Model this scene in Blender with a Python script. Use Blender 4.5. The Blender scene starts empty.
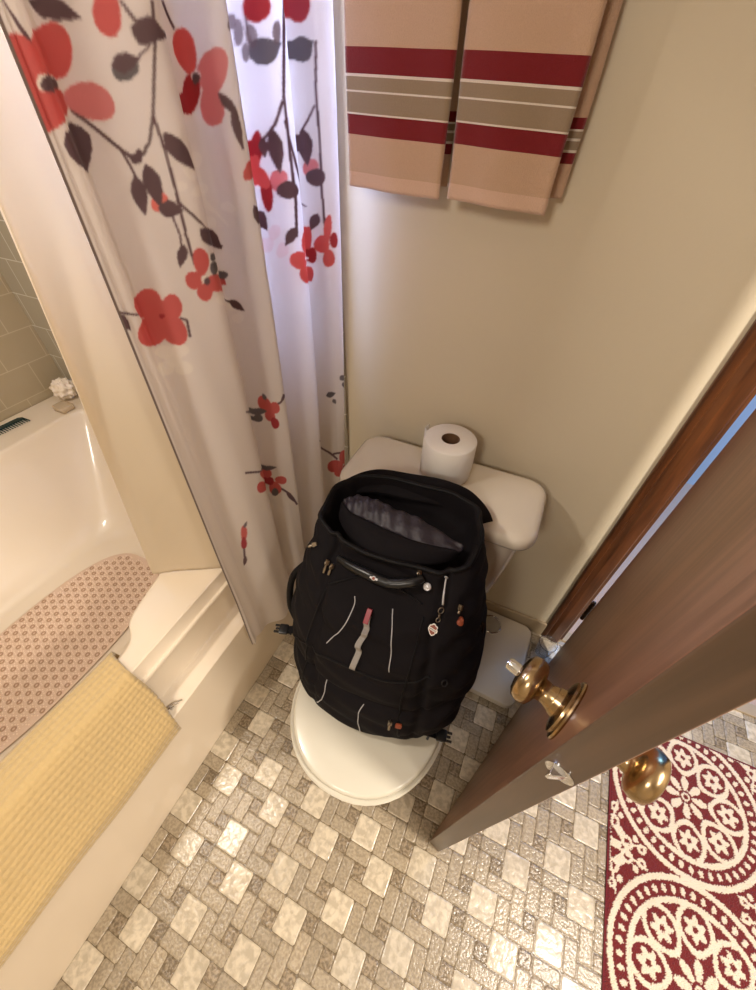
import bpy, bmesh, math, random
import numpy as np
from mathutils import Vector, Matrix
random.seed(4)
SC = bpy.context.scene
COL = SC.collection

# ------------------------------------------------------------------ camera
CAM = Vector((0.255, 0.106, 1.489))
cam_d = bpy.data.cameras.new('camera')
cam_d.sensor_fit = 'VERTICAL'; cam_d.sensor_height = 36.0
cam_d.lens = 394.25 / 990 * 36.0
cam_d.clip_start = 0.02
cam = bpy.data.objects.new('camera', cam_d); COL.objects.link(cam)
ROWS = [[0.907521, 0.419568, 0.019187], [0.310186, -0.638728, -0.704138], [-0.283179, 0.644972, -0.709804]]
cam.matrix_world = Matrix(((ROWS[0][0], -ROWS[1][0], -ROWS[2][0], CAM[0]),
                           (ROWS[0][1], -ROWS[1][1], -ROWS[2][1], CAM[1]),
                           (ROWS[0][2], -ROWS[1][2], -ROWS[2][2], CAM[2]), (0, 0, 0, 1)))
SC.camera = cam

# ------------------------------------------------------------------ exposure, world, lights
SC.view_settings.view_transform = 'Standard'
SC.view_settings.look = 'None'
SC.view_settings.gamma = 1.0
SC.view_settings.use_curve_mapping = False
SC.view_settings.exposure = 0.0
world = bpy.data.worlds.new('world'); SC.world = world
world.use_nodes = True
world.node_tree.nodes['Background'].inputs[0].default_value = (0.55, 0.68, 1.0, 1)
world.node_tree.nodes['Background'].inputs[1].default_value = 0.25

def area(name, loc, target, size, power, color, size_y=None):
    l = bpy.data.lights.new(name, 'AREA'); l.energy = power; l.color = color
    l.shape = 'RECTANGLE' if size_y else 'DISK'; l.size = size
    if size_y: l.size_y = size_y
    o = bpy.data.objects.new(name, l); COL.objects.link(o); o.location = loc
    o.rotation_euler = (Vector(target) - Vector(loc)).to_track_quat('-Z', 'Y').to_euler()
    return o
WARM = (1.0, 0.905, 0.79)
area('ceiling_lamp_light', (-0.80, -0.02, 2.26), (-0.3, 0.3, 0), 0.16, 15, WARM)
area('vanity_lamp_light', (1.38, 0.12, 1.92), (0.8, 0.45, 0.0), 0.20, 34, WARM)
area('vanity_lamp_light', (1.42, -0.32, 1.92), (0.3, 0.45, 0.3), 0.20, 8, WARM)
area('added_fill_light', (0.04, -0.90, 1.98), (0.0, 1.0, 1.2), 0.28, 9.5, WARM)  # soft fill added to lift the back wall and towels, no fixture there
area('hall_daylight', (1.3, 2.0, 2.2), (0.9, 2.3, 0.9), 0.7, 20, (0.20, 0.50, 1.0))
area('tub_window_daylight', (-1.62, 0.66, 1.80), (-0.3, 0.9, 1.62), 0.4, 13, (0.42, 0.54, 1.0)).data.spread = math.radians(52)

# ------------------------------------------------------------------ materials
def nt(m): return m.node_tree.nodes, m.node_tree.links
def srgb(*c):
    return tuple(((v/255)/12.92 if v/255 <= 0.04045 else ((v/255+0.055)/1.055)**2.4) for v in c) + (1,)
def mat(name, color, rough=0.5, metal=0.0, var=0.0, vscale=20, bump=0.0, bscale=80, coat=0, trans=0, ior=1.45, alpha=1, sheen=0):
    m = bpy.data.materials.new(name); m.use_nodes = True
    n, l = nt(m); b = n['Principled BSDF']
    b.inputs['Roughness'].default_value = rough; b.inputs['Metallic'].default_value = metal
    b.inputs['Coat Weight'].default_value = coat; b.inputs['Coat Roughness'].default_value = 0.08
    b.inputs['Transmission Weight'].default_value = trans; b.inputs['IOR'].default_value = ior
    b.inputs['Alpha'].default_value = alpha
    b.inputs['Sheen Weight'].default_value = sheen
    tc = n.new('ShaderNodeTexCoord')
    nz = n.new('ShaderNodeTexNoise'); nz.inputs['Scale'].default_value = vscale; nz.inputs['Detail'].default_value = 4
    l.new(tc.outputs['Object'], nz.inputs['Vector'])
    mx = n.new('ShaderNodeMix'); mx.data_type = 'RGBA'
    k = var
    mx.inputs['A'].default_value = tuple(max(0, c*(1-k)) for c in color[:3]) + (1,)
    mx.inputs['B'].default_value = tuple(min(1, c*(1+k)) for c in color[:3]) + (1,)
    l.new(nz.outputs['Fac'], mx.inputs['Factor']); l.new(mx.outputs['Result'], b.inputs['Base Color'])
    if bump:
        n2 = n.new('ShaderNodeTexNoise'); n2.inputs['Scale'].default_value = bscale; n2.inputs['Detail'].default_value = 5
        l.new(tc.outputs['Object'], n2.inputs['Vector'])
        bp = n.new('ShaderNodeBump'); bp.inputs['Strength'].default_value = bump; bp.inputs['Distance'].default_value = 0.004
        l.new(n2.outputs['Fac'], bp.inputs['Height']); l.new(bp.outputs['Normal'], b.inputs['Normal'])
    return m
def attr_mat(name, attr, rough, bump=0.0, bscale=300, translucent=0.0, sheen=0):
    m = bpy.data.materials.new(name); m.use_nodes = True
    n, l = nt(m); b = n['Principled BSDF']; b.inputs['Roughness'].default_value = rough
    b.inputs['Sheen Weight'].default_value = sheen
    a = n.new('ShaderNodeAttribute'); a.attribute_name = attr
    l.new(a.outputs['Color'], b.inputs['Base Color'])
    if bump:
        tc = n.new('ShaderNodeTexCoord'); n2 = n.new('ShaderNodeTexNoise'); n2.inputs['Scale'].default_value = bscale
        l.new(tc.outputs['Object'], n2.inputs['Vector'])
        bp = n.new('ShaderNodeBump'); bp.inputs['Strength'].default_value = bump; bp.inputs['Distance'].default_value = 0.003
        l.new(n2.outputs['Fac'], bp.inputs['Height']); l.new(bp.outputs['Normal'], b.inputs['Normal'])
    if translucent:
        t = n.new('ShaderNodeBsdfTranslucent'); l.new(a.outputs['Color'], t.inputs['Color'])
        s = n.new('ShaderNodeMixShader'); s.inputs[0].default_value = translucent
        l.new(b.outputs[0], s.inputs[1]); l.new(t.outputs[0], s.inputs[2])
        l.new(s.outputs[0], n['Material Output'].inputs['Surface'])
    return m

def wood_mat(name, dark, light, scale=(9, 9, 0.7), rough=0.35):
    m = mat(name, light, rough); n, l = nt(m); b = n['Principled BSDF']
    tc = n.new('ShaderNodeTexCoord'); mp = n.new('ShaderNodeMapping'); mp.inputs['Scale'].default_value = scale
    nz = n.new('ShaderNodeTexNoise'); nz.inputs['Scale'].default_value = 6; nz.inputs['Detail'].default_value = 8; nz.inputs['Distortion'].default_value = 0.6
    l.new(tc.outputs['Object'], mp.inputs['Vector']); l.new(mp.outputs['Vector'], nz.inputs['Vector'])
    cr = n.new('ShaderNodeValToRGB'); e = cr.color_ramp.elements
    e[0].position = 0.36; e[0].color = dark; e[1].position = 0.66; e[1].color = light
    l.new(nz.outputs['Fac'], cr.inputs['Fac']); l.new(cr.outputs['Color'], b.inputs['Base Color'])
    b.inputs['Coat Weight'].default_value = 0.25; b.inputs['Coat Roughness'].default_value = 0.25
    return m

M = {}
M['wall'] = mat('painted_wall', srgb(218, 205, 179), 0.6, var=0.03, vscale=3, bump=0.12, bscale=160)
M['ceiling'] = mat('ceiling_paint', srgb(235, 230, 220), 0.8, var=0.02)
M['hallwall'] = mat('hall_wall_daylight_blue', srgb(160, 190, 226), 0.7, var=0.02)  # white wall tinted with the blue of the hall daylight
M['hallfloor'] = mat('hall_carpet', srgb(190, 165, 150), 0.95, var=0.15, vscale=200, bump=0.5, bscale=400)
M['tub'] = mat('cream_acrylic', srgb(227, 211, 188), 0.33, var=0.015, vscale=2, coat=0.2)
M['porcelain'] = mat('porcelain', srgb(226, 215, 198), 0.12, var=0.01, vscale=2, coat=0.5)
M['seat'] = mat('seat_plastic', srgb(202, 196, 180), 0.25, var=0.01, coat=0.3)
M['paper'] = mat('toilet_paper', srgb(245, 240, 232), 0.9, var=0.02, bump=0.2, bscale=300)
M['card'] = mat('cardboard', srgb(120, 88, 62), 0.9, var=0.1)
M['wood_door'] = wood_mat('door_veneer', srgb(108, 72, 48), srgb(134, 92, 64), rough=0.38)
M['wood_edge'] = wood_mat('shade_toned_door_edge', srgb(70, 52, 36), srgb(84, 62, 44), rough=0.4)  # shade on the leaf's edge, put in as a darker brown than the faces
M['wood_trim'] = wood_mat('stained_casing', srgb(70, 38, 18), srgb(104, 60, 30), rough=0.35)
M['brass'] = mat('aged_brass', srgb(168, 144, 108), 0.24, 1.0, var=0.22, vscale=60)
M['pull'] = mat('worn_nickel', srgb(150, 138, 122), 0.38, 1.0)
M['chrome'] = mat('chrome', srgb(220, 220, 220), 0.14, 1.0)
M['darkmetal'] = mat('dark_bronze', srgb(70, 55, 45), 0.35, 1.0)
M['base'] = mat('vinyl_baseboard', srgb(170, 152, 126), 0.5, var=0.04)
M['bag'] = mat('black_nylon', srgb(11, 6, 10), 0.8, var=0.25, vscale=6, bump=0.35, bscale=900)
M['bag2'] = mat('black_nylon_smooth', srgb(7, 5, 8), 0.6, var=0.2, vscale=9, bump=0.3, bscale=500)
M['lining'] = mat('grey_lining', srgb(40, 34, 43), 0.5, var=0.2, vscale=12, bump=0.6, bscale=60)
for _k in ('bag', 'bag2'): M[_k].node_tree.nodes['Principled BSDF'].inputs['Specular IOR Level'].default_value = 0.25
M['rubber'] = mat('black_rubber', srgb(22, 22, 24), 0.3, bump=0.1)
M['piping'] = mat('reflective_piping', srgb(190, 188, 190), 0.35, 0.3)
M['webbing'] = mat('grey_webbing', srgb(138, 132, 126), 0.7, var=0.15, vscale=200, bump=0.3)
M['red'] = mat('red_enamel', srgb(128, 20, 36), 0.35)
M['orange'] = mat('orange_enamel', srgb(132, 62, 38), 0.4)
M['white'] = mat('white_enamel', srgb(225, 220, 212), 0.4)
M['comb'] = mat('dark_green_plastic', srgb(14, 52, 54), 0.25)
M['scale'] = mat('scale_plastic', srgb(214, 205, 190), 0.35, bump=0.15, bscale=400)
M['clear'] = mat('clear_plastic', (0.95, 0.97, 1, 1), 0.08, trans=0.95, ior=1.3)
M['pouf'] = mat('white_mesh', srgb(240, 225, 205), 0.7, bump=0.6, bscale=120)
M['soap'] = mat('clear_cream_plastic', srgb(235, 215, 185), 0.2, trans=0.5)
M['grout'] = mat('grout', srgb(138, 122, 98), 0.6, var=0.1)
M['rod'] = mat('white_rod', srgb(230, 230, 228), 0.3)
M['lamp'] = mat('lamp_glass', (1, 0.85, 0.65, 1), 0.4)
_b = M['lamp'].node_tree.nodes['Principled BSDF']
_b.inputs['Emission Color'].default_value = (1, 0.8, 0.58, 1); _b.inputs['Emission Strength'].default_value = 4
M['window_glass'] = mat('bright_window_glass', (0.7, 0.8, 1, 1), 0.3)
_b = M['window_glass'].node_tree.nodes['Principled BSDF']
_b.inputs['Emission Color'].default_value = (0.55, 0.7, 1, 1); _b.inputs['Emission Strength'].default_value = 2
M['cabinet'] = wood_mat('vanity_wood', srgb(96, 58, 34), srgb(130, 84, 52))
M['counter'] = mat('counter', srgb(220, 210, 190), 0.3, var=0.05)

def tile_wall_mat(name, color, grout, w, h, axes):
    m = mat(name, color, 0.18, coat=0.2); n, l = nt(m); b = n['Principled BSDF']
    tc = n.new('ShaderNodeTexCoord'); sp = n.new('ShaderNodeSeparateXYZ'); cb = n.new('ShaderNodeCombineXYZ')
    l.new(tc.outputs['Object'], sp.inputs[0]); l.new(sp.outputs[axes], cb.inputs[0]); l.new(sp.outputs['Z'], cb.inputs[1])
    br = n.new('ShaderNodeTexBrick'); br.offset = 0.5
    br.inputs['Scale'].default_value = 1; br.inputs['Brick Width'].default_value = w; br.inputs['Row Height'].default_value = h
    br.inputs['Mortar Size'].default_value = 0.0022; br.inputs['Mortar Smooth'].default_value = 0.3
    br.inputs['Color1'].default_value = color; br.inputs['Color2'].default_value = tuple(c*0.95 for c in color[:3])+(1,)
    br.inputs['Mortar'].default_value = grout
    l.new(cb.outputs[0], br.inputs['Vector']); l.new(br.outputs['Color'], b.inputs['Base Color'])
    return m
M['tile_long'] = tile_wall_mat('tub_wall_tiles', srgb(178, 162, 132), srgb(196, 180, 150), 0.17, 0.13, 'Y')
M['tile_back'] = tile_wall_mat('end_wall_tiles', srgb(176, 168, 150), srgb(215, 210, 198), 0.13, 0.13, 'X')

# ------------------------------------------------------------------ mesh helpers
def link(name, me, m=None, parent=None, smooth=False):
    o = bpy.data.objects.new(name, me); COL.objects.link(o)
    if m is not None:
        for mm in (m if isinstance(m, (list, tuple)) else [m]): me.materials.append(mm)
    if parent is not None: o.parent = parent
    if smooth:
        for p in me.polygons: p.use_smooth = True
    return o
def mesh(name, vs, fs, m, parent=None, smooth=False, mi=None):
    me = bpy.data.meshes.new(name); me.from_pydata([tuple(v) for v in vs], [], fs)
    bm = bmesh.new(); bm.from_mesh(me); bmesh.ops.recalc_face_normals(bm, faces=bm.faces); 
    if mi is not None:
        bm.faces.ensure_lookup_table()
        for f, k in zip(bm.faces, mi): f.material_index = k
    bm.to_mesh(me); bm.free()
    return link(name, me, m, parent, smooth)
class MB:
    def __init__(s): s.v = []; s.f = []
    def add(s, vs, fs):
        k = len(s.v); s.v += [Vector(v) for v in vs]; s.f += [tuple(i+k for i in f) for f in fs]; return s
    def box(s, lo, hi, mt=None):
        x0, y0, z0 = lo; x1, y1, z1 = hi
        vs = [Vector(p) for p in ((x0,y0,z0),(x1,y0,z0),(x1,y1,z0),(x0,y1,z0),(x0,y0,z1),(x1,y0,z1),(x1,y1,z1),(x0,y1,z1))]
        if mt: vs = [mt @ v for v in vs]
        return s.add(vs, [(0,3,2,1),(4,5,6,7),(0,1,5,4),(1,2,6,5),(2,3,7,6),(3,0,4,7)])
    def rbox(s, lo, hi, r=0.01, seg=4, mt=None, e=None):
        # rounded-corner slab in plan with softened top and bottom edges
        x0, y0, z0 = lo; x1, y1, z1 = hi; e = r*0.4 if e is None else e
        rings = []
        for z, ins in ((z0, e), (z0+e, 0), (z1-e, 0), (z1-0.3*e, e*0.3), (z1, e)):
            ring = []
            for cx, cy, a0 in ((x1-r, y1-r, 0), (x0+r, y1-r, 90), (x0+r, y0+r, 180), (x1-r, y0+r, 270)):
                for k in range(seg+1):
                    a = math.radians(a0 + 90*k/seg); rr = max(r-ins, 1e-4)
                    ring.append(Vector((cx+rr*math.cos(a), cy+rr*math.sin(a), z)))
            rings.append(ring)
        if mt: rings = [[mt @ v for v in rg] for rg in rings]
        return s.loft(rings, True, True)
    def loft(s, rings, cap0=False, cap1=False, closed=True):
        n = len(rings[0]); vs = [v for r in rings for v in r]; fs = []
        for i in range(len(rings)-1):
            for j in range(n if closed else n-1):
                k = (j+1) % n
                fs.append((i*n+j, i*n+k, (i+1)*n+k, (i+1)*n+j))
        if cap0: fs.append(tuple(range(n-1, -1, -1)))
        if cap1: fs.append(tuple((len(rings)-1)*n + j for j in range(n)))
        return s.add(vs, fs)
    def lathe(s, prof, mt=None, n=32, cap0=True, cap1=True):
        rings = [[Vector((r*math.cos(2*math.pi*k/n), r*math.sin(2*math.pi*k/n), z)) for k in range(n)] for r, z in prof]
        if mt: rings = [[mt @ v for v in rg] for rg in rings]
        return s.loft(rings, cap0, cap1)
    def tube(s, pts, r, n=8, caps=True, closed=False):
        pts = [Vector(p) for p in pts]; rings = []
        N = len(pts); rs = r if isinstance(r, (list, tuple)) else [r]*N
        up = None
        for i, p in enumerate(pts):
            a = pts[(i-1) % N] if (i > 0 or closed) else p; b = pts[(i+1) % N] if (i < N-1 or closed) else p
            t = (b-a).normalized()
            if up is None:
                up = t.orthogonal().normalized()
            up = (up - t*up.dot(t)).normalized(); w = t.cross(up)
            rings.append([p + rs[i]*(up*math.cos(2*math.pi*k/n) + w*math.sin(2*math.pi*k/n)) for k in range(n)])
        if closed: rings.append(rings[0]); caps = False
        return s.loft(rings, caps, caps)
    def build(s, name, m, parent=None, smooth=False, bevel=0, sub=0, sharp=None):
        o = mesh(name, s.v, s.f, m, parent, smooth)
        if bevel:
            b = o.modifiers.new('bevel', 'BEVEL'); b.width = bevel; b.segments = 3; b.limit_method = 'ANGLE'
            for p in o.data.polygons: p.use_smooth = True
            w = o.modifiers.new('wn', 'WEIGHTED_NORMAL'); w.keep_sharp = True
        if sub:
            b = o.modifiers.new('sub', 'SUBSURF'); b.levels = sub; b.render_levels = sub
        if sharp: 
            for e in o.data.edges: pass
            o.data.set_sharp_from_angle(angle=math.radians(sharp))
        return o
def tag(o, label, cat, group=None, kind=None):
    o['label'] = label; o['category'] = cat
    if group: o['group'] = group
    if kind: o['kind'] = kind
    return o
def thing(name, loc, label, cat, group=None):
    o = bpy.data.objects.new(name, None); COL.objects.link(o); o.location = loc; o.empty_display_size = 0.05
    bpy.context.view_layer.update()
    return tag(o, label, cat, group)
def place(o, root):
    """parent a part built in world coordinates under its thing"""
    o.parent = root
    o.matrix_parent_inverse = Matrix.Translation(-root.location)
    return o
def struct(o):
    o['kind'] = 'structure'; return o
def frame(origin, zaxis, xhint=(1, 0, 0)):
    z = Vector(zaxis).normalized(); x = Vector(xhint); x = (x - z*x.dot(z)).normalized(); y = z.cross(x)
    m = Matrix((x, y, z)).transposed().to_4x4(); m.translation = Vector(origin); return m
def spline(pts, n=8, closed=False):
    P = [Vector(p) for p in pts]; N = len(P); out = []
    rng = range(N) if closed else range(N-1)
    for i in rng:
        if closed: a, b, c, d = P[(i-1) % N], P[i], P[(i+1) % N], P[(i+2) % N]
        else: a, b, c, d = P[max(i-1, 0)], P[i], P[i+1], P[min(i+2, N-1)]
        for k in range(n):
            t = k/n
            out.append(0.5*((2*b) + (c-a)*t + (2*a-5*b+4*c-d)*t*t + (3*b-a-3*c+d)*t**3))
    if not closed: out.append(P[-1])
    return out

# ------------------------------------------------------------------ room shell
U = 0.034
WX0, WX1, WY0, WY1, H = -1.78, 2.0, -1.2, 1.04, 2.4
DX0, DX1, DH = 0.629, 1.44, 2.04
TUBX = -0.345

def floor_tiles():
    # printed vinyl: a 5 x 5 unit repeat of squares, oblongs and small dark squares
    cell = [(0,0,2,2,'L'),(2,3,2,2,'L'),(4,1,1,1,'D'),(1,3,1,1,'D'),(4,4,1,1,'D'),
            (3,0,2,1,'R'),(2,0,1,2,'R'),(1,2,2,1,'R'),(0,2,1,2,'R'),(4,2,1,2,'R'),(3,1,1,2,'R'),(0,4,2,1,'R')]
    cols = {'L': srgb(198, 186, 165), 'R': srgb(162, 148, 126), 'D': srgb(138, 123, 102)}
    vs, fs, cc, kk = [], [], [], []
    x1 = WX1; y0 = WY0; y1 = 1.3
    for I in range(-3, 13):
        for J in range(-9, 9):
            for i, j, w, h, k in cell:
                a, b = (I*5+i)*U, (J*5+j)*U; c, d = a+w*U, b+h*U
                a, c = max(a, TUBX), min(c, x1); b, d = max(b, y0), min(d, WY1+0.04)
                if c-a < 0.004 or d-b < 0.004: continue
                g = 0.0025; ch = 0.003; r = 0.004
                n = len(vs)
                for z, ins, rr in ((-0.0004, g*0.2, r), (0.0008, g, r), (0.0012, g+ch*0.5, r)):
                    A, B, Cc, Dd = a+ins, b+ins, c-ins, d-ins
                    for (px_, py_, sx, sy) in ((A, B, 1, 1), (Cc, B, -1, 1), (Cc, Dd, -1, -1), (A, Dd, 1, -1)):
                        q = min(rr, (Cc-A)*0.3, (Dd-B)*0.3)
                        pts = [(px_, py_+sy*q, z), (px_+sx*q, py_, z)]
                        if (sx, sy) in ((-1, 1), (1, -1)): pts = pts[::-1]
                        vs += pts
                for s in range(2):
                    for t in range(8):
                        u = (t+1) % 8
                        fs.append((n+s*8+t, n+s*8+u, n+(s+1)*8+u, n+(s+1)*8+t))
                fs.append(tuple(n+16+t for t in range(8)))
                v = random.uniform(0.88, 1.12) if k != 'L' else random.uniform(0.94, 1.06)
                col = [cols[k][0]*v, cols[k][1]*v, cols[k][2]*v, 1]
                cc += [col]*24; kk += [{'L': 0.0, 'R': 0.5, 'D': 1.0}[k]]*24
    me = bpy.data.meshes.new('floor'); 
    n = len(vs)
    vs += [(TUBX-0.02, WY0, -0.0003), (WX1, WY0, -0.0003), (WX1, WY1+0.04, -0.0003), (TUBX-0.02, WY1+0.04, -0.0003),
           (TUBX-0.02, WY0, -0.03), (WX1, WY0, -0.03), (WX1, WY1+0.04, -0.03), (TUBX-0.02, WY1+0.04, -0.03)]
    nt_ = len(fs)
    fs += [(n,n+1,n+2,n+3), (n+4,n+7,n+6,n+5), (n,n+4,n+5,n+1), (n+1,n+5,n+6,n+2), (n+2,n+6,n+7,n+3), (n+3,n+7,n+4,n)]
    cc += [list(srgb(112, 98, 76))]*8; kk += [0.5]*8
    me.from_pydata(vs, [], fs)
    a = me.color_attributes.new('tile_color', 'FLOAT_COLOR', 'POINT'); a.data.foreach_set('color', np.array(cc, dtype=np.float32).ravel())
    b = me.attributes.new('tile_kind', 'FLOAT', 'POINT'); b.data.foreach_set('value', np.array(kk, dtype=np.float32))
    m = bpy.data.materials.new('embossed_vinyl'); m.use_nodes = True
    nn, l = nt(m); bs = nn['Principled BSDF']
    at = nn.new('ShaderNodeAttribute'); at.attribute_name = 'tile_color'
    ak = nn.new('ShaderNodeAttribute'); ak.attribute_name = 'tile_kind'
    tc = nn.new('ShaderNodeTexCoord')
    n1 = nn.new('ShaderNodeTexNoise'); n1.inputs['Scale'].default_value = 62; n1.inputs['Detail'].default_value = 3; n1.inputs['Distortion'].default_value = 0.25
    n2 = nn.new('ShaderNodeTexNoise'); n2.inputs['Scale'].default_value = 150; n2.inputs['Detail'].default_value = 3
    l.new(tc.outputs['Object'], n1.inputs['Vector']); l.new(tc.outputs['Object'], n2.inputs['Vector'])
    mf = nn.new('ShaderNodeMix'); mf.data_type = 'FLOAT'
    k2 = nn.new('ShaderNodeMath'); k2.operation = 'GREATER_THAN'; k2.inputs[1].default_value = 0.25
    l.new(ak.outputs['Fac'], k2.inputs[0]); l.new(k2.outputs[0], mf.inputs['Factor'])
    l.new(n1.outputs['Fac'], mf.inputs['A']); l.new(n2.outputs['Fac'], mf.inputs['B'])
    cr = nn.new('ShaderNodeValToRGB'); e = cr.color_ramp.elements
    e[0].position = 0.40; e[0].color = (0.68, 0.65, 0.60, 1); e[1].position = 0.60; e[1].color = (1.30, 1.30, 1.28, 1)
    l.new(mf.outputs['Result'], cr.inputs['Fac'])
    mx = nn.new('ShaderNodeMix'); mx.data_type = 'RGBA'; mx.blend_type = 'MULTIPLY'
    gt = nn.new('ShaderNodeMath'); gt.operation = 'GREATER_THAN'; gt.inputs[1].default_value = 0.75; l.new(ak.outputs['Fac'], gt.inputs[0])
    ma = nn.new('ShaderNodeMath'); ma.operation = 'MULTIPLY_ADD'; ma.inputs[1].default_value = 0.5; ma.inputs[2].default_value = 0.5; l.new(gt.outputs[0], ma.inputs[0]); l.new(ma.outputs[0], mx.inputs['Factor'])
    l.new(at.outputs['Color'], mx.inputs['A']); l.new(cr.outputs['Color'], mx.inputs['B'])
    l.new(mx.outputs['Result'], bs.inputs['Base Color'])
    bs.inputs['Roughness'].default_value = 0.2
    bp = nn.new('ShaderNodeBump'); bp.inputs['Strength'].default_value = 0.45; bp.inputs['Distance'].default_value = 0.003
    l.new(mf.outputs['Result'], bp.inputs['Height']); l.new(bp.outputs['Normal'], bs.inputs['Normal'])
    return struct(link('floor', me, m))
floor_tiles()

def slab(name, lo, hi, m, bevel=0):
    return struct(MB().box(lo, hi).build(name, m, bevel=bevel))
# back wall around the doorway
b = MB(); T = 0.11
b.box((WX0-0.1, WY1, 0), (DX0, WY1+T, H)); b.box((DX1, WY1, 0), (WX1+0.1, WY1+T, H)); b.box((DX0, WY1, DH), (DX1, WY1+T, H))
struct(b.build('wall_back', M['wall']))
# tub-side wall with a high window
wy0, wy1, wz0, wz1 = 0.35, 0.95, 1.55, 2.05
b = MB()
b.box((WX0-0.1, WY0-0.1, 0), (WX0, wy0, H)); b.box((WX0-0.1, wy1, 0), (WX0, WY1, H))
b.box((WX0-0.1, wy0, 0), (WX0, wy1, wz0)); b.box((WX0-0.1, wy0, wz1), (WX0, wy1, H))
struct(b.build('wall_left', M['tile_long']))
wf = MB()
for lo, hi in (((WX0-0.06, wy0, wz0), (WX0+0.005, wy0+0.03, wz1)), ((WX0-0.06, wy1-0.03, wz0), (WX0+0.005, wy1, wz1)),
               ((WX0-0.06, wy0, wz0), (WX0+0.005, wy1, wz0+0.03)), ((WX0-0.06, wy0, wz1-0.03), (WX0+0.005, wy1, wz1))):
    wf.box(lo, hi)
win = struct(wf.build('window_1', M['white']))
MB().box((WX0-0.05, wy0+0.03, wz0+0.03), (WX0-0.045, wy1-0.03, wz1-0.03)).build('pane', M['window_glass'], win)
slab('wall_front', (WX0, WY0-0.1, 0), (WX1+0.1, WY0, H), M['wall'])
slab('wall_right', (WX1, WY0, 0), (WX1+0.1, WY1, H), M['wall'])
slab('ceiling', (WX0-0.1, WY0-0.1, H), (WX1+0.1, WY1+T, H+0.05), M['ceiling'])
# tiled end of the tub recess
slab('trim_1', (WX0, WY1-0.009, 0.44), (-0.268, WY1, H-0.25), M['tile_back'], 0.003)
slab('baseboard_back', (TUBX+0.002, WY1-0.012, 0.0013), (0.57, WY1, 0.085), M['base'], 0.004)
slab('baseboard_right', (DX1+0.062, WY1-0.012, 0.0013), (WX1, WY1, 0.085), M['base'], 0.004)
# the hall beyond the doorway
slab('trim_2', (DX0, WY1+0.0, 0.0013), (DX1, WY1+0.045, 0.010), M['base'], 0.003)
struct(MB().box((0.2, WY1+0.04, -0.03), (2.2, 2.6, 0.0)).build('floor_hall', M['hallfloor']))
struct(MB().box((0.2, 2.3, 0), (2.2, 2.4, H)).build('wall_hall_back', M['hallwall']))
struct(MB().box((0.1, WY1+T, 0), (0.2, 2.4, H)).build('wall_hall_left', M['hallwall']))
struct(MB().box((2.2, WY1+T, 0), (2.3, 2.4, H)).build('wall_hall_right', M['hallwall']))
struct(MB().box((0.1, WY1+T, H), (2.3, 2.4, H+0.05)).build('ceiling_hall', M['ceiling']))
# door casing: stepped stained wood, both sides and head
def casing(name, x0, x1, z0, z1, horiz=False, inner=1):
    b = MB()
    y = WY1
    if not horiz:
        a, c = (x0, x1)
        w = c-a
        if inner > 0: prof = [(a, 0), (a, 0.008), (a+0.004, 0.013), (a+0.016, 0.014), (a+0.020, 0.010), (a+0.034, 0.016), (c-0.004, 0.018), (c, 0.015), (c, 0)]
        else: prof = [(a, 0), (a, 0.015), (a+0.004, 0.018), (c-0.034, 0.016), (c-0.020, 0.010), (c-0.016, 0.014), (c-0.004, 0.013), (c, 0.008), (c, 0)]
        b.loft([[Vector((px_, y-d, z)) for px_, d in prof] for z in (z0, z1)], True, True)
    else:
        prof = [(z0, 0), (z0, 0.015), (z0+0.03, 0.016), (z1-0.01, 0.013), (z1, 0.008), (z1, 0)]
        b.loft([[Vector((xx, y-d, z)) for z, d in prof] for xx in (x0, x1)], True, True)
    return b
dj = casing('c', DX0-0.060, DX0+0.004, 0.0013, DH+0.056, inner=1)
o = struct(dj.build('trim_3', M['wood_trim'])); 
o = struct(casing('c', DX1-0.004, DX1+0.060, 0.0013, DH+0.056, inner=-1).build('trim_4', M['wood_trim']))
o = struct(casing('c', DX0+0.004, DX1-0.004, DH-0.004, DH+0.056, True).build('trim_5', M['wood_trim']))
b = MB(); b.box((DX0, WY1, 0.010), (DX0+0.018, WY1+T, DH)); b.box((DX1-0.018, WY1, 0.010), (DX1, WY1+T, DH)); b.box((DX0+0.018, WY1, DH-0.018), (DX1-0.018, WY1+T, DH))
b.box((DX0+0.018, WY1+0.040, 0.010), (DX0+0.028, WY1+0.075, DH-0.018)); b.box((DX1-0.028, WY1+0.040, 0.010), (DX1-0.018, WY1+0.075, DH-0.018))
struct(b.build('trim_6', M['wood_trim']))

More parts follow.
